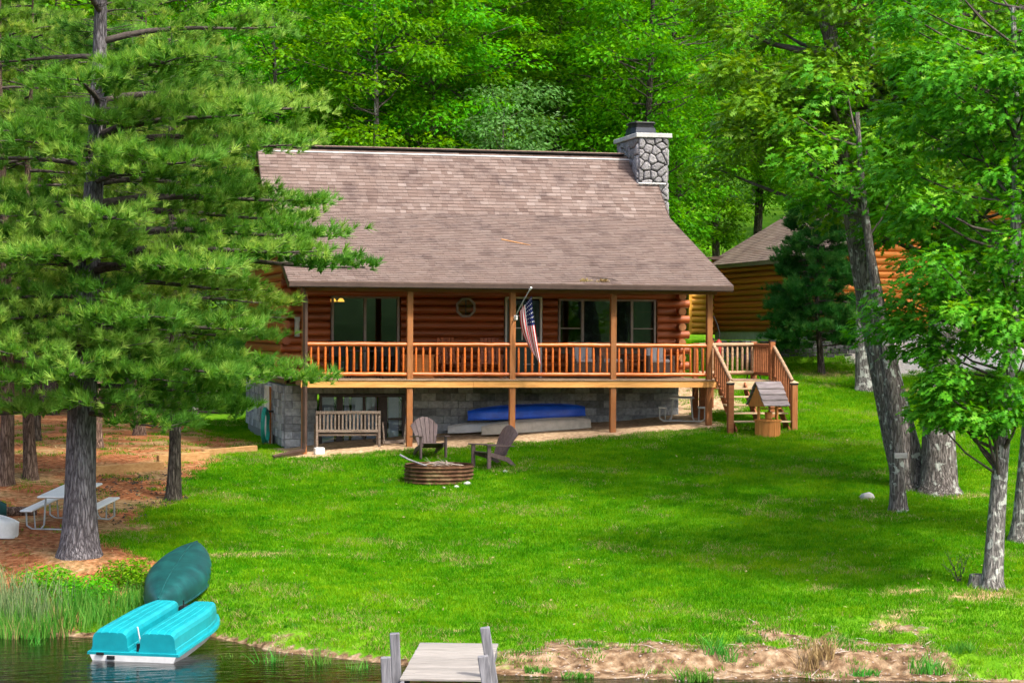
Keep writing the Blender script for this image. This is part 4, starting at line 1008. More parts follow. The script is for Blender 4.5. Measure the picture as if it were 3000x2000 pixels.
# folded wooden frame right of the bench
wf=thing('wooden_rack',(2.38,.75,gz(2.38,.75)),'small grey wooden rack with two uprights beside the bench','rack',.1)
for s in (-1,1):
    MB().beam((s*.26,-.2,.02),(s*.31,-.2,.58),.06,.04).build('upright',M['greywood'],wf); MB().beam((s*.25,-.2,.04),(s*.25,.9,.04),.05,.06).build('runner',M['greywood'],wf)
MB().beam((-.3,-.2,.05),(.3,-.2,.10),.06,.07).build('crossbar',M['greywood'],wf); MB().beam((-.3,.8,.05),(.3,.8,.05),.06,.06).build('crossbar',M['greywood'],wf)
bl=MB().box((0,0,.08),(.25,.16,.18),(0,0,.2),0,.02).build('white_planter',M['white_paint']); bl.location=(.36,-.22,gz(.36,-.22)); tag(bl,'small white block at the foot of the corner post','block')
# boats under the porch
def hull(L,W,H,deck=.0,n=14,flat=.35,pointy=.6,seg=12,rocker=.10):
    """overturned hull: keel up, rim at z=0; along x"""
    rings=[]
    for i in range(n+1):
        u=-1+2*i/n; wv_=W/2*max(.02,(1-abs(u)**(2+pointy*2)))**.7; hh=H*(1-.35*abs(u)**3)
        rg=[]
        for k in range(seg+1):
            a=math.pi*k/seg; cx=math.cos(a); sx=math.sin(a)
            rg.append((u*L/2,wv_*math.copysign(abs(cx)**.75,cx),hh*(sx**flat)+rocker*abs(u)**3*-1*0+.02))
        rings.append(rg)
    return rings
def boat(name,x,y,L,W,H,mat,label,rz=0,z=None,tilt=(0,0),rim=None,ptn=.6,flat=.5):
    b_=thing(name,(x,y,gz(x,y) if z is None else z),label,'kayak' if name=='kayak' else ('canoe' if name=='canoe' else 'boat'),rz); b_.rotation_euler=(tilt[0],tilt[1],rz)
    R_=hull(L,W,H,flat=flat,pointy=ptn)
    mb=MB().loft(R_,closed=False,cap=False)
    mb.build('hull',M[mat],b_)
    for e_ in (R_[0],R_[-1]): MB().add(e_,[tuple(range(len(e_)))]).build('stem_cap',M[mat],b_)
    MB().tube([(p[0][0],p[0][1],.02) for p in R_],.022,6).tube([(p[-1][0],p[-1][1],.02) for p in R_],.022,6).build('gunwale',M[rim or mat],b_)
    MB().tube([(p[len(p)//2][0],0,p[len(p)//2][2]+.002) for p in R_],.016,6).build('keel',M[mat],b_)
    return b_
boat('kayak',6.20,1.75,3.25,.70,.34,'kayak_blue','bright blue kayak lying on top of the pale boats under the porch',.04,gz(6.1,1.6)+.33,(0,-.035),ptn=.05)
boat('kayak',5.55,2.05,2.9,.60,.25,'hull_white','white kayak lowest at the wall, its pale bow showing left of the blue kayak',.02,gz(5.5,2.0)+.02,(0,-.06))
boat('rowing_boat',6.35,1.25,3.0,.62,.30,'hull_beige','beige hull upside down under the blue kayak',.03,gz(6.3,1.2)+.0,(0,-.06),ptn=.7,flat=.45)
# picnic tables
def picnic(x,y,rz,mat,label,L=1.80):
    t_=thing('picnic_table',(x,y,gz(x,y)),label,'table',rz,'folding picnic tables'); 
    MB().box((0,0,.72),(.76,L,.045),None,0,.02).build('table_top',M[mat],t_)
    for s in (-1,1): MB().box((s*.62,0,.43),(.26,L,.04),None,0,.018).build('bench_seat',M[mat],t_)
    for s in (-1,1):
        yy=s*L*.36
        for q in (-1,1):
            MB().tube([(q*.28,yy,.70),(q*.33,yy,.12),(q*.40,yy,.03),(q*.58,yy,.02),(q*.70,yy,.10),(q*.70,yy,.41)],.019,7).build('leg',M['pipe_grey'],t_)
            MB().tube([(q*.54,yy,.41),(q*.52,yy,.05)],.015,6).build('leg',M['pipe_grey'],t_)
        MB().tube([(-.45,yy,.03),(.45,yy,.03)],.018,7).build('crossbar',M['pipe_grey'],t_)
    return t_
tb_=picnic(-5.90,-9.0,-.12,'plastic_white','white folding picnic table half hidden by the big pine trunk'); tb_.rotation_euler=(math.radians(5),0,-.12-.25)
tb_=picnic(10.28,.95,-.28,'plastic_grey','grey picnic table in the shade under the porch corner',1.1); tb_.scale=(.85,.85,.9)
# wishing well
ww=thing('wishing_well',(11.58,-2.2,gz(11.58,-2.2)),'orange wooden wishing well with shingled roof before the steps','wishing well',.2); ww.scale=(.86,.86,.88)
for i in range(14):
    a=2*math.pi*i/14
    MB().box((.36*math.cos(a),.36*math.sin(a),.22),(.025,.158,.50),(0,0,a),0,.006).build('plank',M['well_wood'],ww)
MB().lathe([(.30,.44),(.41,.44),(.41,.485),(.30,.485),(.30,.44)],seg=14,sm=False).build('rim',M['well_wood'],ww)
MB().add([(.30*math.cos(a),.30*math.sin(a),.40) for a in np.linspace(0,2*math.pi,14,endpoint=False)],[tuple(range(14))]).build('inside',M['bark_dark'],ww)
for s in (-1,1): MB().box((s*.31,0,.86),(.06,.09,.86),None,0,.006).build('upright',M['well_wood'],ww)
MB().tube([(-.31,0,.80),(.46,0,.80)],.022,7).build('axle',M['well_wood'],ww)
MB().tube([(.40,0,.80),(.42,.0,.80),(.42,.10,.72),(.42,.10,.62)],.015,6).build('crank',M['well_wood'],ww)
for s in (-1,1):
    for k in range(4):
        y0,z_0=s*(.06+.115*k),1.50-.16*k; y1,z_1=s*(.06+.115*(k+1)+.02),1.50-.16*(k+1)-.025
        MB().beam((0,y0*1.0,z_0),(0,y1,z_1),.86,.022,upv=(1,0,0) if 0 else (0,-s*.8,.6)).build('roof_board',M['well_roof'],ww) if 0 else MB().prism([(y0-s*.06,z_0+.085+.01*(4-k)*0),(y1,z_1+.085),(y1,z_1+.055),(y0-s*.06,z_0+.055)],'x',-.44,.44).build('roof_board',M['well_roof'],ww)
for s in (-1,1): MB().prism([(0,1.50),(.50,.86),(-.50,.86)],'x',s*.37-.01,s*.37+.01).build('gable_board',M['well_wood'],ww)
MB().lathe([(.10,.50),(.12,.70),(.105,.70),(.09,.52)],(.02,-.02,0),12).build('bucket',M['well_wood'],ww)
MB().tube([(-.08,-.02,.70),(-.02,-.02,.80),(.12,-.02,.70)],.007,5).build('bail',M['concrete'],ww)
# flag on the third post
fl=thing('flag',(5.46,-.09,1.62),'striped national flag hanging limp from a short pole on the middle porch post','flag')
MB().tube([(-.03,-.01,-.02),(.10,-.42,.40),(.22,-.66,.70)],.014,7).build('pole',M['pipe_grey'],fl)
MB().tube([(.215,-.65,.68),(.24,-.70,.74)],.028,8).build('finial',M['white_paint'],fl)
MB().box((0,.02,-.03),(.10,.05,.12),None,0,.01).tube([(-.02,0,-.06),(-.01,-.05,.02)],.03,8).build('bracket',M['white_paint'],fl)
MB().tube([(-.05,-.03,-.05),(-.13,-.05,-.22)],.006,4).build('cord',M['bark_dark'],fl)
# cloth: u across the hoist (13 stripes), v along the fly (hangs down)
hp=[Vector((.27,-.62,.53)),Vector((.05,-.20,.13))]
mb=MB(); nu,nv_=39,26; grid=[]
for j in range(nv_+1):
    v=j/nv_; row=[]
    for i in range(nu+1):
        u=i/nu; a=hp[0].lerp(hp[1],u); b_=Vector((.56-.30*u,-.50+.10*u,-1.24+.44*u)); p=a.lerp(b_,v)
        q=math.sin(math.pi*min(1,v*1.4)/2)
        p.x+=-.05*math.sin(math.pi*v)*(.4+u)+.012*math.sin(u*13+v*2)*q; p.y+=.055*math.sin(u*13+1+v*1.5)*q
        row.append(p)
    grid.append(row)
W1=nu+1
vs=[p for r_ in grid for p in r_]
fs_=[];ms=[]
for j in range(nv_):
    for i in range(nu):
        st=int(i/nu*13); canton=(i/nu<7/13) and (j/nv_<.40)
        mb.add([],[]); fs_.append((j*W1+i,j*W1+i+1,(j+1)*W1+i+1,(j+1)*W1+i)); ms.append(2 if canton else (0 if st%2==0 else 1))
mb.v=[tuple(p) for p in vs]; mb.f=[list(f) for f in fs_]; mb.m=ms; mb.sm=[True]*len(fs_)
cloth=mb.build('cloth',[M['flag_red'],M['flag_white'],M['flag_blue']],fl)
stv=MB()
for a in range(5):
    for b_ in range(6):
        i=(a+.5)/5*(7/13)*nu; j=(b_+.5)/6*.40*nv_; i0,j0=int(i),int(j)
        p=grid[j0][i0].lerp(grid[j0][i0+1],i-i0).lerp(grid[j0+1][i0].lerp(grid[j0+1][i0+1],i-i0),j-j0)
        n_=(grid[j0][i0+1]-grid[j0][i0]).cross(grid[j0+1][i0]-grid[j0][i0]).normalized()
        if n_.y>0: n_=-n_
        ax_=n_.orthogonal().normalized(); ay=n_.cross(ax_); q=[]
        for k in range(10):
            rr=.019 if k%2==0 else .009; q.append(p+n_*.006+ax_*rr*math.cos(k*math.pi/5)+ay*rr*math.sin(k*math.pi/5))
        stv.add(q,[tuple(range(10))])
stv.build('stars',M['flag_white'],cloth)
# hose coil on the side wall
ho=thing('garden_hose',(-.34,4.75,-1.0),'coiled teal garden hose hanging on the basement side wall','hose')
for k in range(7):
    pts=[]; rx=.26+.02*random.uniform(-1,1); rz_=.46+.05*random.uniform(-1,1); oy=random.uniform(-.06,.06); ox=-.03*(k%3)
    for i in range(25):
        a=2*math.pi*i/24; pts.append((ox+.12*math.cos(a)*1.0-.10,oy+rx*math.cos(a)*1.5,-.40+rz_*math.sin(a)*(1 if math.sin(a)>0 else 1.0)))
    MB().tube(pts,.020,6,cap=False).build('coil',M['hose'],ho)
MB().box((.02,0,.0),(.12,.18,.05)).build('hanger',M['black_metal'],ho)
# landscape timbers
for i,(a,b_,l_) in enumerate([((-5.35,-2.95),(-3.65,-2.15),'longest landscape timber, lowest of the three, behind the slim pine'),((-3.72,-1.25),(-2.45,-.65),'middle landscape timber stepped up behind the slim pine trunk'),((-2.55,-.25),(-1.15,.55),'topmost landscape timber nearest the cabin corner')]):
    za,zb=gz(*a),gz(*b_)
    o=MB().beam((a[0],a[1],max(za,zb)-.02),(b_[0],b_[1],max(za,zb)+.04),.14,.30,bev=.012).build('landscape_timber',M['timber']); tag(o,l_,'timber','landscape timbers')
# green canoe, pulled up
boat('canoe',-4.03,-13.95,5.1,1.16,.42,'canoe_green','dark green canoe lying upside down on the bank behind the pedal boat',math.atan2(4.6,.95),None,(0,-.095),ptn=-.2,flat=.62)
# pedal boat
pb=thing('pedal_boat',(-4.50,-17.55,WATER+.04),'bright aqua pedal boat with white hull, nose up on the bank','pedal boat',math.radians(-24)); pb.rotation_euler=(math.radians(5.5),0,math.radians(-24)); pb.scale=(1.05,1.12,.98)
# local: length along +y (bow away), width x
def outline(t_,w0):   # half width along length
    return w0*(1-.0*t_)*(1 if t_<.55 else 1-.42*((t_-.55)/.45)**2)
Lb=2.55
hr=[];dr=[]
for k in range(11):
    t_=k/10; y=-Lb/2+Lb*t_; wv_=outline(t_,.72); 
    hr.append([(-wv_*.86,y,.02+.10*t_*t_),(wv_*.86,y,.02+.10*t_*t_),(wv_*.97,y,.20),(-wv_*.97,y,.20)])
    dr.append([(-wv_*1.03,y,.20),(wv_*1.03,y,.20),(wv_*1.02,y,.245),(-wv_*1.02,y,.245)])
MB().loft(hr,sm=False).build('hull',M['hull_white'],pb); MB().loft(dr,sm=False).build('deck',M['aqua'],pb)
def hump(xc,w0):
    rings=[]
    n=16
    for k in range(n+1):
        t_=k/n; y=-Lb/2+.05+(Lb-.28)*t_; wv_=w0*(1 if t_<.55 else 1-.36*((t_-.55)/.45)**2); h_=.36*(1-.10*t_)
        if k==0: h_*=.9
        if k==n: h_*=.82; wv_*=.86
        xx=xc*(1 if t_<.55 else 1-.18*((t_-.55)/.45)**2); q=[]
        prof_=[(-1.08,.0),(-1.04,.22),(-1.0,.25),(-.97,.70),(-.90,.88),(-.74,.985),(-.5,1.0),(-.47,.975),(-.42,.975),(-.39,1.0),(-.05,1.01),(-.02,.98),(.03,.98),(.06,1.01),(.39,1.0),(.42,.975),(.47,.975),(.5,1.0),(.74,.985),(.90,.88),(.97,.70),(1.0,.25),(1.04,.22),(1.08,0)]
        for a,b_ in prof_: q.append((xx+a*wv_,y,.235+b_*h_))
        rings.append(q)
    return MB().loft(rings,sm=False)
for s in (-1,1): hump(s*.385,.285).build('seat_pod',M['aqua'],pb)
for s in (-1,1): MB().box((s*.385,-Lb/2+.16,.235+.325),(.42,.03,.025),None,0,.008).build('ridge_strip',M['aqua'],pb)
MB().tube([(.02,-Lb/2+.30,.25),(.0,-Lb/2+.22,.62)],.012,6).build('rudder_rod',M['white_paint'],pb); MB().box((.05,-Lb/2+.12,.30),(.05,.05,.14)).build('rudder_handle',M['black_metal'],pb)
MB().box((.0,Lb/2-.22,.38),(.26,.2,.10)).tube([(-.05,Lb/2-.3,.24),(-.05,Lb/2-.3,.55)],.012,6).build('tow_bracket',M['black_metal'],pb)
MB().box((-.52,-Lb/2-.02,.22),(.12,.02,.04)).box((-.35,-Lb/2-.01,.16),(.12,.03,.06)).build('name_plate',M['black_metal'],pb)
# white dinghy and green boat cut by the left edge
boat('rowing_boat',-7.75,-10.0,1.6,.95,.42,'hull_white','white hull end at the left picture edge under the pines',.05,None,(0,.06),ptn=2.2,flat=.3)
boat('canoe',-8.25,-8.6,2.1,.8,.55,'canoe_green','green boat tip at the left edge behind the white hull',.0,None,(0,0),ptn=.8)
o=MB().tube([(-9,-8.0,gz(-9,-8.0)+.08),(-7.4,-7.9,gz(-7.4,-7.9)+.09),(-6.6,-7.8,gz(-6.6,-7.8)+.07)],[.13,.12,.11],9,jit=.06).build('fallen_log',M['bark_red']); tag(o,'fallen log on the needle litter left of the white table','log')
# dock
dk_=thing('dock',(0,0,0),'weathered grey plank dock running out from the lawn','dock')
dk_.location=(-.12,-20.7,-3.70); dk_.rotation_euler=(0,0,-.26)
for i in range(23): MB().box((.0,.10-i*.152,.0+random.uniform(-.003,.003)),(1.24+random.uniform(-.012,.012),.143,.035),None,0,.005).build('plank',M['dockboard'],dk_)
for s in (-1,1): MB().box((s*.58,-2.0,-.10),(.05,4.2,.16)).build('side_beam',M['dockpost'],dk_)
for sx,yy,zt,wd in ((-1,-2.6,.56,.14),(1,-3.1,.74,.14),(-1,-3.95,.42,.14),(1,-4.0,.47,.15)):
    MB().box((sx*.72,yy,(zt-1.2)/2),(wd,wd,zt+1.2),(math.radians(random.uniform(-1,1)),math.radians(-9 if sx>0 else -3),.06),0,.01).build('post',M['dockpost'],dk_)
# lichen rock, stump, twiggy shrub, board on the slim oak
def rock(x,y,s,label,cat='stone',mat='rock',sz=.6):
    rr=random.Random(int(x*97+y*31)); ng=[]
    mb=MB(); 
    rings=[]
    for k in range(5):
        ph=math.pi*(k+.4)/5.2; rings.append([(s*math.sin(ph)*math.cos(a)*rr.uniform(.8,1.15),s*math.sin(ph)*math.sin(a)*rr.uniform(.8,1.15),s*sz*math.cos(ph)*rr.uniform(.85,1.1)) for a in np.linspace(0,2*math.pi,9,endpoint=False)])
    o=mb.loft(rings).build('garden_stone' if cat=='stone' else 'tree_stump',M[mat]); o.location=(x,y,gz(x,y)+s*sz*.35); tag(o,label,cat); return o
rock(10.75,-10.9,.17,'small pale stone in the grass left of the slim oak','stone','rock')
o=MB().tube([(0,0,-.1),(0,0,.06),(0,0,.20)],[.24,.18,.15],11,jit=.08).build('tree_stump',M['bark_lichen']); o.location=(9.50,-19.0,gz(9.5,-19.0)); tag(o,'short grey stump at the foot of the nearest oak','stump')
for i,(x,y,s) in enumerate([(2.75,-6.0,.07),(2.45,-6.05,.06),(3.05,-5.8,.10),(4.2,-4.6,.07)]):
    rock(x,y,s,['white stone at the front foot of the fire ring, second from the right','smallest white stone before the fire ring','largest white stone at the right front of the fire ring','white stone by the leg of the right garden chair'][i])
sh=thing('twig_shrub',(9.25,-18.75,gz(9.25,-18.75)),'bare twiggy shrub beside the stump near the nearest oak','shrub'); rr=random.Random(3); w_=MB()
for k in range(7):
    e=Vector((rr.uniform(-.35,.35),rr.uniform(-.2,.2),rr.uniform(.35,.6))); w_.tube([(0,0,0),e*.5+Vector((0,0,.06)),e],[.010,.007,.003],4)
    for q in range(3): f_=e*rr.uniform(.4,.8); w_.tube([f_,f_+Vector((rr.uniform(-.15,.15),rr.uniform(-.1,.1),rr.uniform(.08,.2)))],[.005,.002],4)
w_.build('stem',M['bark_dark'],sh)
g=np.random.default_rng(4); P=g.normal(size=(130,3))*np.array([.16,.12,.15])+np.array([.05,0,.26]); nn=g.normal(size=(130,3))+np.array([0,0,1.])
link(bpy.data.objects.new('leaves',scatter('leaves',LEAF,LEAFF,P,rotmats(nn,g.uniform(0,6,130)),.055*np.ones(130),g.uniform(.4,1,130),M['leaf_wood'])),sh)
o=MB().box((0,0,0),(.30,.03,.11),(0,0,.12),0,.008).build('nailed_board',M['silver']); o.location=(10.70,-12.75,-1.26+.0); tag(o,'small grey board nailed across the slim oak trunk','board')
# porch furniture
def wicker(x,y,rz,label,cush,back):
    c_=thing('wicker_chair',(x,y,0),label,'chair',rz,'wicker chairs on the porch'); mt=M['wicker']
    MB().box((0,0,.22),(.70,.66,.40),None,0,.03).build('seat_base',mt,c_); MB().box((0,.30,.55),(.66,.08,.66),(math.radians(-8),0,0),0,.03).build('backrest',mt,c_)
    for s in (-1,1): MB().box((s*.34,-.02,.38),(.10,.66,.46),None,0,.03).build('armrest',mt,c_)
    MB().box((0,-.04,.46),(.54,.54,.11),None,0,.04).build('seat_cushion',M[cush],c_); MB().box((0,.20,.66),(.50,.10,.46),(math.radians(-8),0,0),0,.04).build('back_cushion',M[back],c_)
wicker(7.75,1.7,-.1,'dark wicker porch chair with pale cushions under the picture window','cushion','cushion')
wicker(8.5,1.75,.05,'dark wicker porch chair with a red patterned cushion','cushion','cushion_red')
wicker(9.75,1.55,.1,'dark wicker porch chair with striped cushions near the log corner','cushion','cushion')
tt=thing('side_table',(9.1,1.5,0),'small dark porch table between the wicker chairs','table')
MB().box((0,0,.48),(.55,.5,.035),None,0,.01).build('table_top',M['stain'],tt)
for sx in(-1,1):
    for sy in(-1,1): MB().box((sx*.23,sy*.2,.23),(.045,.045,.46)).build('leg',M['stain'],tt)
ch=thing('storage_chest',(3.15,1.3,0),'orange-brown wooden chest on the porch beside the second post','chest')
MB().box((0,0,.28),(.75,.48,.56),None,0,.012).build('body',M['chest_wood'],ch); MB().box((0,0,.585),(.80,.52,.05),None,0,.012).build('lid',M['chest_wood'],ch)
def rocker(x,y,rz,label):
    c_=thing('porch_chair',(x,y,0),label,'chair',rz,'slatted wooden porch chairs'); m_=M['log']
    for i in range(5): MB().box((-.2+i*.10,.26,.68),(.075,.025,.78),(math.radians(-14),0,0)).build('back_slat',m_,c_)
    for i in range(4): MB().box((0,-.22+i*.13,.38),(.52,.11,.025)).build('seat_slat',m_,c_)
    for s in (-1,1):
        MB().box((s*.28,-.24,.29),(.06,.06,.58)).build('leg',m_,c_); MB().box((s*.28,.24,.30),(.06,.06,.60)).build('leg',m_,c_); MB().box((s*.29,-.02,.60),(.10,.62,.03)).build('armrest',m_,c_)
rocker(4.05,1.6,.15,'slatted wooden porch chair left of the octagon window'); rocker(5.15,1.6,-.15,'slatted wooden porch chair left of the entry door')
gr_=thing('porch_table',(1.75,1.3,0),'dark porch table in front of the patio door','table'); MB().box((0,0,.70),(1.0,.7,.04),None,0,.01).build('table_top',M['black_metal'],gr_)
for sx in(-1,1):
    for sy in(-1,1): MB().tube([(sx*.42,sy*.28,0),(sx*.40,sy*.26,.70)],.022,6).build('leg',M['black_metal'],gr_)
def metalchair(x,y,rz,label):
    c_=thing('porch_chair',(x,y,0),label,'chair',rz); m_=M['black_metal']
    MB().box((0,0,.43),(.46,.44,.03)).build('seat',m_,c_); MB().box((0,.22,.76),(.46,.03,.40),(math.radians(-8),0,0)).build('backrest',m_,c_)
    for sx in(-1,1):
        for sy in(-1,1): MB().tube([(sx*.21,sy*.2,0),(sx*.20,sy*.2,.45 if sy<0 else .9)],.016,6).build('leg',m_,c_)
metalchair(1.15,1.75,.2,'black metal porch chair left of the dark porch table'); metalchair(2.35,1.75,-.2,'black metal porch chair right of the dark porch table')
# red pump and dark grill beyond the porch
pm=thing('water_pump',(13.0,6.1,gz(13.0,6.1)),'red iron hand pump standing right of the cabin corner','pump')
MB().lathe([(.16,0),(.16,.06),(.07,.10),(.06,.9),(.11,.95),(.11,1.35),(.08,1.40),(.03,1.46),(.0,1.47)],seg=12).build('pump_body',M['red_iron'],pm)
MB().tube([(-.05,0,1.15),(-.28,-.05,1.12),(-.34,-.05,.98)],.045,8).build('spout',M['red_iron'],pm); MB().tube([(0,0,1.45),(.03,0,1.62),(-.05,0,1.9),(-.16,0,2.15)],[.02,.025,.022,.018],7).build('handle',M['black_metal'],pm)
gl_=thing('grill',(13.9,5.6,gz(13.9,5.6)),'black covered grill behind the side landing','grill')
MB().lathe([(.05,.55),(.30,.62),(.36,.80),(.36,.84),(.30,1.0),(.12,1.09),(0,1.1)],seg=16).build('kettle',M['black_metal'],gl_); MB().box((.55,0,.8),(.4,.36,.03)).build('side_shelf',M['black_metal'],gl_)
for a in (0,2.1,4.2): MB().tube([(.12*math.cos(a),.12*math.sin(a),.62),(.36*math.cos(a),.36*math.sin(a),0)],.018,6).build('leg',M['black_metal'],gl_)
# fallen leaves and twigs on the roof edge
for i,(x,l_) in enumerate([(7.25,'clump of dry leaves on the roof edge left of the twig'),(7.75,'clump of dry leaves on the roof edge under the twig')]):
    g=np.random.default_rng(30+i); n=60; P=np.stack([x+g.normal(size=n)*.09,YE+.10+g.random(n)*.12,np.zeros(n)],1); P[:,2]=ZE+(P[:,1]-YE)*.36+.02+g.random(n)*.03
    o=link(bpy.data.objects.new('dry_leaves',scatter('dry_leaves',LEAF,LEAFF,P,rotmats(g.normal(size=(n,3))+np.array([0,0,1.2]),g.uniform(0,6,n)),.075*np.ones(n),g.random(n),M['drygrass']))); tag(o,l_,'leaves')
o=MB().tube([(7.5,YE+.42,ZE+.19),(7.9,YE+.34,ZE+.16),(8.15,YE+.2,ZE+.10)],[.006,.01,.006],5).tube([(7.9,YE+.34,ZE+.16),(7.72,YE+.24,ZE+.14)],.006,4).build('twig',M['bark_dark']); tag(o,'thin dark twig lying on the porch roof edge','twig')
o=MB().tube([(5.75,3.0,roof_z(3.0)+.03),(6.1,2.75,roof_z(2.75)+.03),(6.45,2.55,roof_z(2.55)+.03)],[.018,.016,.006],5).build('twig',M['debris']); tag(o,'orange dead branch lying on the lower roof slope','twig')
# ------------------------------------------------------------------ garage, garden wall, drive
ga=thing('log_garage',(0,0,0),'log-sided garage with gable roof behind the small pine','garage')
GX0,GX1,GY0,GY1,GF,GT=19.1,27.3,11.7,25.0,1.28,4.02
def lg(name,mat): return MB().tube([(-.5,0,0),(0,0,0),(.5,0,0)],1,8).mesh('log',[M[mat]])
lgA,lgB,lgC=lg('a','log_garage'),lg('b','log_front_sunlit'),lg('c','log_wing_sunlit')
MB().box(((GX0+GX1)/2,(GY0+GY1)/2,.6),(GX1-GX0,GY1-GY0,1.36)).build('foundation',M['concrete'],ga)
MB().box(((GX0+GX1)/2,(GY0+GY1)/2,(GF+GT)/2),(GX1-GX0-.16,GY1-GY0-.16,GT-GF)).build('core',M['plaster'],ga)
k=0; z=GF+.11
RP=6.45; xm=(GX0+GX1)/2
while z<GT-.03:
    inst('log',lgA,ga,(GX0,(GY0+GY1)/2,z),(random.uniform(0,6),0,math.pi/2),(GY1-GY0+.05,.12,.115))
    inst('log',lgB,ga,(20.7+.0,GY0,z),(random.uniform(0,6),0,0),(3.25,.12,.115)); inst('log',lgB,ga,(26.4,GY0,z),(0,0,0),(1.8,.12,.115))
    z+=.222
while z<RP-.3:
    h_=(RP-.15-z)/(RP-GT)*(xm-GX0)
    inst('log',lgB,ga,(xm,GY0,z),(random.uniform(0,6),0,0),(2*h_,.12,.115)); z+=.222
MB().prism([(GX0+.1,GT-.1),(GX1-.1,GT-.1),(xm,RP-.22)],'y',GY0+.03,GY1-.03).build('gable',M['log_garage'],ga)
MB().box((23.9,GY0-.02,2.45),(3.1,.08,2.35)).build('garage_door',M['frame_tan'],ga)
ov=.35; sl=(RP-GT)/(xm-GX0)
for s in (-1,1):
    xe=xm+s*(xm-GX0+ov); ze=GT-ov*sl
    rs=thing('t',(0,0,0),None,None); rs.name='roof_slope'; rs.parent=ga
    MB().prism([(xm,RP),(xe,ze),(xe,ze-.14),(xm,RP-.14)],'y',GY0-.5,GY1+.5).build('roof_deck',M['vent_top'],rs)
    if s<0:
        mb=MB();tn=[]
        Ls=math.hypot(xm-xe,RP-ze); n=int(Ls/.15); d=Vector(((xm-xe)/Ls,0,(RP-ze)/Ls)); nr=Vector((-d.z,0,d.x))
        for r_ in range(n):
            p0=Vector((xe,0,ze))+d*(Ls*r_/n); y=GY0-.5
            while y<GY1+.5:
                wd=random.choice([.25,.33,.4,.5]); a,b_=y,min(y+wd,GY1+.5); y+=wd; to=random.gauss(.62,.14)
                A,B=p0,p0+d*(Ls/n+.02)
                mb.add([A+Vector((0,a,0))+nr*.004,A+Vector((0,b_-.004,0))+nr*.004,A+Vector((0,a,0))+nr*.022,A+Vector((0,b_-.004,0))+nr*.022,B+Vector((0,b_-.004,0))+nr*.006,B+Vector((0,a,0))+nr*.006],[(2,3,4,5),(0,1,3,2)]); tn+=[to]*6
        me_=mb.mesh('shingles',[SH]); with_tone(me_,tn); o=link(bpy.data.objects.new('shingles',me_),rs); o['kind']='stuff'
MB().box((xm,(GY0+GY1)/2,RP+.015),(.3,GY1-GY0+1,.05)).build('ridge_cap',M['vent_top'],ga)
# wing of the garage seen through the porch, sunlight put into its log colour
z=GF+.0
MB().box((18.7,28.0,2.6),(1.1,5.9,2.9)).build('wing_core',M['plaster'],ga)
while z<4.05:
    inst('log',lgC,ga,(18.62,25.02,z),(random.uniform(0,6),0,0),(1.1,.12,.118)); z+=.23
MB().box((18.06,24.98,2.6),(.12,.20,2.9)).build('corner_board',M['log_wing_sunlit'],ga)
MB().box((18.55,28,4.12),(1.6,6.6,.12)).build('wing_roof',M['brown_metal'],ga)
# garden retaining wall
gw=thing('garden_wall',(0,0,0),'low dark block retaining wall before the garage','wall')
bk_=[MB().box((0,0,0),(.30,.26,.155),None,0,.018).mesh('block',[M['wallstone']])]
for r_ in range(6):
    x=14.4+(.15 if r_%2 else 0)
    while x<19.2:
        g_=gz(x,10.3)
        zz=.90-.16*(r_+.5)
        if zz>g_-.12: inst('block',bk_[0],gw,(x+.15,10.52-.012*r_*-1+random.uniform(-.012,.012)-.02*(5-r_)*-1,zz),(0,0,random.uniform(-.03,.03)),(random.uniform(.9,1.0),1,.98))
        x+=.305
r=random.Random(4)
for i in range(9):
    x=14.6+i*.5; MB().box((x,10.75,.95),(r.uniform(.3,.5),.3,.06),(0,r.uniform(-.06,.06),r.uniform(-.3,.3)),0,.01).build('cap_slab',M['rock' if i%3==2 else 'wallstone'],gw)
# ------------------------------------------------------------------ grass, reeds, ground cover
def blades(name,n,rad,h,wd,mat,seed,lean=.35,curve=.35,tone=(.2,.9),seg=2):
    g=np.random.default_rng(seed); v=[];f=[];tn=[]
    for i in range(n):
        a=g.uniform(0,6.28); rr=rad*math.sqrt(g.random()); x,y=rr*math.cos(a),rr*math.sin(a); H=h*g.uniform(.55,1.15)
        th=g.uniform(0,6.28); dx,dy=math.cos(th),math.sin(th); lx=g.normal()*lean; ly=g.normal()*lean; w_=wd*g.uniform(.7,1.2); to=g.uniform(*tone)
        k=len(v)
        for q in range(seg+1):
            t_=q/seg; ww_=w_*(1-t_**1.5)*.5; bx=x+lx*H*(t_*.5+curve*t_*t_); by=y+ly*H*(t_*.5+curve*t_*t_); bz=H*t_*(1-.25*curve*t_)
            if q==seg: v.append((bx,by,bz)); tn.append(to+.1)
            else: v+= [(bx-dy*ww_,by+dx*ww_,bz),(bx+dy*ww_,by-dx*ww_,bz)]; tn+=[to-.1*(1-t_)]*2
        for q in range(seg-1): f.append((k+2*q,k+2*q+1,k+2*q+3,k+2*q+2))
        f.append((k+2*(seg-1),k+2*(seg-1)+1,k+2*seg))
    me=bpy.data.meshes.new(name); me.from_pydata(v,[],f); me.materials.append(mat); with_tone(me,np.clip(tn,0,1)); return me
hid=bpy.data.collections.new('tufts')
tufts=[]
for i in range(5):
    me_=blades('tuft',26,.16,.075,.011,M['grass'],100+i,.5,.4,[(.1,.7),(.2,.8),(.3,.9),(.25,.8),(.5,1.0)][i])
    o=bpy.data.objects.new('tuft',me_); hid.objects.link(o); tufts.append(o)
ngp=bpy.data.node_groups.new('grass','GeometryNodeTree'); ngp.interface.new_socket('Geometry',in_out='INPUT',socket_type='NodeSocketGeometry'); ngp.interface.new_socket('Geometry',in_out='OUTPUT',socket_type='NodeSocketGeometry')
gi=ngp.nodes.new('NodeGroupInput'); go=ngp.nodes.new('NodeGroupOutput')
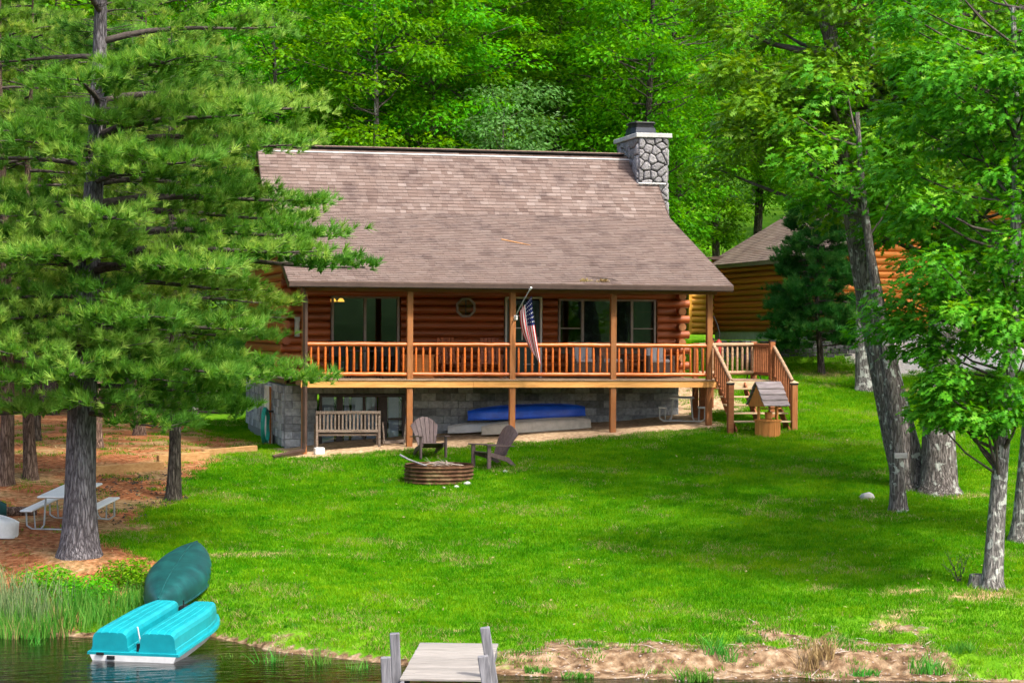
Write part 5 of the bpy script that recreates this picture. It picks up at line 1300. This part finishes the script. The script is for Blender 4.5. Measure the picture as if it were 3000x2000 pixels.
src=ngp.nodes.new('GeometryNodeObjectInfo'); src.inputs['Object'].default_value=ground
dp=ngp.nodes.new('GeometryNodeDistributePointsOnFaces'); dp.distribute_method='RANDOM'
na=ngp.nodes.new('GeometryNodeInputNamedAttribute'); na.data_type='FLOAT'; na.inputs['Name'].default_value='grass'
mu=ngp.nodes.new('ShaderNodeMath'); mu.operation='MULTIPLY'; mu.inputs[1].default_value=95.
ngp.links.new(na.outputs['Attribute'],mu.inputs[0]); ngp.links.new(src.outputs['Geometry'],dp.inputs['Mesh']); ngp.links.new(mu.outputs[0],dp.inputs['Density'])
ci=ngp.nodes.new('GeometryNodeCollectionInfo'); ci.inputs['Collection'].default_value=hid; ci.inputs['Separate Children'].default_value=True; ci.inputs['Reset Children'].default_value=True
ip=ngp.nodes.new('GeometryNodeInstanceOnPoints'); ip.inputs['Pick Instance'].default_value=True
rv=ngp.nodes.new('FunctionNodeRandomValue'); rv.data_type='FLOAT_VECTOR'; rv.inputs[0].default_value=(-.08,-.08,0); rv.inputs[1].default_value=(.08,.08,6.28)
rs_=ngp.nodes.new('FunctionNodeRandomValue'); rs_.data_type='FLOAT'; rs_.inputs[2].default_value=.65; rs_.inputs[3].default_value=1.35
ngp.links.new(dp.outputs['Points'],ip.inputs['Points']); ngp.links.new(ci.outputs[0],ip.inputs['Instance']); ngp.links.new(rv.outputs[0],ip.inputs['Rotation']); ngp.links.new(rs_.outputs[1],ip.inputs['Scale']); ngp.links.new(ip.outputs[0],go.inputs[0])
if 1:
    hid2=bpy.data.collections.new('dry_tufts')
    for i in range(2):
        o=bpy.data.objects.new('tuft',blades('tuft',16,.15,.07,.010,M['drygrass'],140+i,.6,.4,(.2,.9))); hid2.objects.link(o)
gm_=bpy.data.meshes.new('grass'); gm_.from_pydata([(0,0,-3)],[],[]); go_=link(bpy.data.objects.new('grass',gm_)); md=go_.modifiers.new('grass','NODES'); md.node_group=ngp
tag(go_,'short green grass covering the lawn','grass',None,'stuff')
ng2=ngp.copy()
for nd in ng2.nodes:
    if nd.bl_idname=='GeometryNodeInputNamedAttribute': nd.inputs['Name'].default_value='drygrass'
    if nd.bl_idname=='GeometryNodeCollectionInfo': nd.inputs['Collection'].default_value=hid2
g2=link(bpy.data.objects.new('dry_grass',gm_.copy())); md=g2.modifiers.new('grass','NODES'); md.node_group=ng2
tag(g2,'straw-coloured dry grass in thin patches of the lawn','grass',None,'stuff')
# reeds at the left bank: one mass, with separate tussocks standing in the water
def reedmass(name,spots,h,mat,seed,label,cat,n=60,rad=.35,wd=.022,kind=None,tone=(.1,1),lean=.16):
    V=[];F=[];T=[]
    for i,(x,y,s) in enumerate(spots):
        me_=blades('q',n,rad*s,h*s,wd,mat,seed+i,lean,.6,tone,4); k=len(V); z=max(gz(x,y),WATER-.3)-.02
        V+=[(v.co.x+x,v.co.y+y,v.co.z+z) for v in me_.vertices]; F+=[[j+k for j in p.vertices] for p in me_.polygons]
        tn=np.zeros(len(me_.vertices),np.float32); me_.attributes['tone'].data.foreach_get('value',tn); T+=list(tn); bpy.data.meshes.remove(me_)
    me=bpy.data.meshes.new(name); me.from_pydata(V,[],F); me.materials.append(mat); with_tone(me,T); o=link(bpy.data.objects.new(name,me)); tag(o,label,cat,None,kind); return o
r=random.Random(12)
sp=[(r.uniform(-8.6,-5.6),r.uniform(-15.4,-13.6),r.uniform(.75,1.25)) for _ in range(42)]
reedmass('reeds',[s for s in sp if s[0]<-6.1],.95,M['reed'],200,'tall pale green reeds along the left bank','reeds',34,.40,.026,'stuff',lean=.14)
reedmass('marsh_grass',[(r.uniform(-7.6,-4.7),r.uniform(-15.9,-14.6),r.uniform(.7,1.1)) for _ in range(36)],.60,M['reed_green'],300,'bright green marsh grass at the left water edge','grass',60,.36,.02,'stuff')
reedmass('dry_reeds',[(r.uniform(-8.5,-6.0),r.uniform(-15.9,-14.9),r.uniform(.7,1.1)) for _ in range(14)],.6,M['drygrass'],350,'dry straw-coloured reed stems at the water line','reeds',26,.3,.014,'stuff')
for i,(x,y,s,l_) in enumerate([(-6.62,-16.75,.75,'reed tussock standing in the water left of the pedal boat'),(-6.05,-18.4,.6,'low reed tussock at the stern corner of the pedal boat'),(-3.55,-18.85,.7,'reed tussock at the right side of the pedal boat hull'),(-2.95,-19.3,.75,'widest reed tussock in the shallows between pedal boat and dock'),(-2.25,-19.7,.85,'reed tussock right of the widest one in the shallows'),(-1.7,-20.3,.65,'reed tussock nearest the dock on its left')]):
    reedmass('reed_clump',[(x,y,s),(x+.15,y+.1,s*.8)],.75,M['reed_green'],400+i*7,l_,'reeds',26,.22,.02,None,(.3,1),.28)
# leafy bush at the pine's foot
for i,(x,y,s,l_) in enumerate([(-6.4,-13.7,.55,'leafy bush left of the big pine foot above the reeds'),(-4.95,-13.8,.50,'leafy bush right of the big pine foot'),(-5.7,-14.3,.45,'low leafy bush before the big pine foot')]):
    g=np.random.default_rng(60+i); n=1500; d=g.normal(size=(n,3)); d/=np.linalg.norm(d,axis=1,keepdims=True); P=d*(g.random(n)**.4)[:,None]*np.array([s*1.2,s,s*.6])+np.array([0,0,s*.35])
    b_=thing('leafy_bush',(x,y,gz(x,y)),l_,'bush'); link(bpy.data.objects.new('crown',scatter('crown',LEAF,LEAFF,P,rotmats(d*.4+np.array([0,0,.8])+g.normal(size=(n,3))*.5,g.uniform(0,6,n)),.075*g.uniform(.7,1.3,n),g.normal(.5,.2,n),M['leaf_wood'])),b_)
    MB().tube([(0,0,-.05),(.03,0,s*.5)],[.02,.008],5).build('stem',M['bark_dark'],b_)
reedmass('fire_ring_grass',[(2.53+.86*math.cos(a)+r.uniform(-.05,.05),-5.0+.86*math.sin(a),r.uniform(.6,1.1)) for a in np.linspace(0,6.28,30)],.20,M['grass'],700,'tall unmown grass round the foot of the fire ring','grass',14,.10,.012,'stuff',(.2,1),.3)
g=np.random.default_rng(91); n=900; X=g.uniform(-4,17,n); Y=g.uniform(-21,-1,n); k=(litter_mask(X,Y)<.2)&(Y>shore(X)+.8); X,Y=X[k],Y[k]; P=np.stack([X,Y,G(X,Y)+.05],1)
o=link(bpy.data.objects.new('fallen_leaves',scatter('fallen_leaves',LEAF,LEAFF,P,rotmats(g.normal(size=(len(P),3))*.5+np.array([0,0,1.]),g.uniform(0,6,len(P))),g.uniform(.03,.08,len(P)),g.random(len(P)),M['drygrass']))); tag(o,'dead leaves scattered over the lawn','leaves',None,'stuff')
reedmass('lawn_weeds',[(x,y,s) for x,y,s in [(r.uniform(-3.5,16),r.uniform(-20,-1),r.uniform(.5,1.1)) for _ in range(150)] if y>shore(x)+1 and litter_mask(x,y)<.2],.12,M['reed_green'],900,'tufts of coarser grass and clover in the lawn','grass',22,.16,.018,'stuff',(.0,.6),.7)
g=np.random.default_rng(92); n=5000; X=g.uniform(-3,9,n); Y=g.uniform(-23.4,-18,n); k=(masks(X,Y)[1]>.45)&(Y>shore(X)-.1); X,Y=X[k],Y[k]; P=np.stack([X,Y,G(X,Y)+.008],1)
o=link(bpy.data.objects.new('pebbles',scatter('pebbles',[(-.5,-.2,0),(.1,-.5,0),(.5,.1,0),(-.1,.5,0),(0,0,.4)],[(0,1,4),(1,2,4),(2,3,4),(3,0,4)],P,rotmats(g.normal(size=(len(P),3))*.15+np.array([0,0,1.]),g.uniform(0,6,len(P))),g.uniform(.015,.07,len(P))*g.random(len(P)),g.random(len(P)),M['stick']))); tag(o,'pebbles and crumbs strewn on the sandy bank','pebbles',None,'stuff')
g=np.random.default_rng(93); n=420; X=g.uniform(0,8.3,n); Y=g.uniform(-23.2,-18.5,n); k=(masks(X,Y)[1]>.4)&(Y>shore(X)); X,Y=X[k],Y[k]; P=np.stack([X,Y,G(X,Y)+.012],1)
o=link(bpy.data.objects.new('bank_debris',scatter('bank_debris',[(-.5,-.03,0),(.0,-.02,.08),(.5,.0,.02),(.0,.03,.06)],[(0,1,2,3)],P,rotmats(g.normal(size=(len(P),3))*.3+np.array([0,0,1.]),g.uniform(0,6,len(P))),g.uniform(.1,.4,len(P)),g.random(len(P)),M['stick']))); tag(o,'dead twigs and straw lying on the sandy bank','twigs',None,'stuff')
# weeds on the sandy bank
for i,(x,y,s,h_,l_) in enumerate([(3.9,-21.3,.8,.5,'tall green weed clump on the sandy bank right of the dock'),(.95,-21.2,.45,.35,'small weed tuft on the sand beside the dock'),(2.0,-20.4,.6,.25,'low green weed patch above the sandy scarp'),(5.3,-21.9,.9,.6,'spiky dry grass clump on the middle of the sandy bank'),(6.9,-22.5,.8,.45,'green weed clump at the right end of the sandy bank'),(4.55,-20.8,.5,.3,'round green tuft on the pink sand'),(3.2,-22.2,.8,.4,'dark green clump at the water line below the sand'),(1.5,-21.6,.6,.22,'low weed clump at the foot of the scarp near the dock'),(6.0,-21.2,.7,.28,'green tuft at the top edge of the sand, right of the dry clump'),(7.6,-22.2,.8,.30,'green tuft where the sand ends at the right'),(5.9,-22.4,.6,.3,'weed tuft at the water line below the dry clump')]):
    reedmass('weed_clump',[(x,y,s),(x+.2,y-.05,s*.8)],h_,M['drygrass' if i==3 else 'reed_green'],500+i*9,l_,'weeds',60,.26,.022,None,(.1,.9),.35)
# pine litter: cones and sticks on the red needle bed
g=np.random.default_rng(8); n=2600
X=g.uniform(-9,-1,n); Y=g.uniform(-14,6,n); k=litter_mask(X,Y)>.6; X,Y=X[k],Y[k]; P=np.stack([X,Y,G(X,Y)+.02],1)
o=link(bpy.data.objects.new('needle_litter',scatter('needle_litter',[(-.5,-.12,0),(.5,-.08,.06),(.4,.14,.02),(-.45,.12,.05)],[(0,1,2,3)],P,rotmats(g.normal(size=(len(P),3))*.3+np.array([0,0,1.]),g.uniform(0,6,len(P))),g.uniform(.04,.13,len(P)),g.random(len(P)),M['drygrass']))); tag(o,'twigs and dead leaves strewn on the needle litter','litter',None,'stuff')
g=np.random.default_rng(18); n=420; X=g.uniform(-6,-3,n); Y=g.uniform(-9,-3,n); k=litter_mask(X,Y)>.3; X,Y=X[k],Y[k]; P=np.stack([X,Y,G(X,Y)+.02],1)
o=link(bpy.data.objects.new('pine_cones',scatter('pine_cones',[(-.5,0,0),(0,-.3,.1),(.5,0,0),(0,.3,.1),(0,0,.35)],[(0,1,4),(1,2,4),(2,3,4),(3,0,4)],P,rotmats(np.tile([[0,0,1.]],(len(P),1)),g.uniform(0,6,len(P))),g.uniform(.06,.12,len(P)),g.random(len(P)),M['bark_dark']))); tag(o,'dark pine cones scattered under the slim pine','pine cones',None,'stuff')
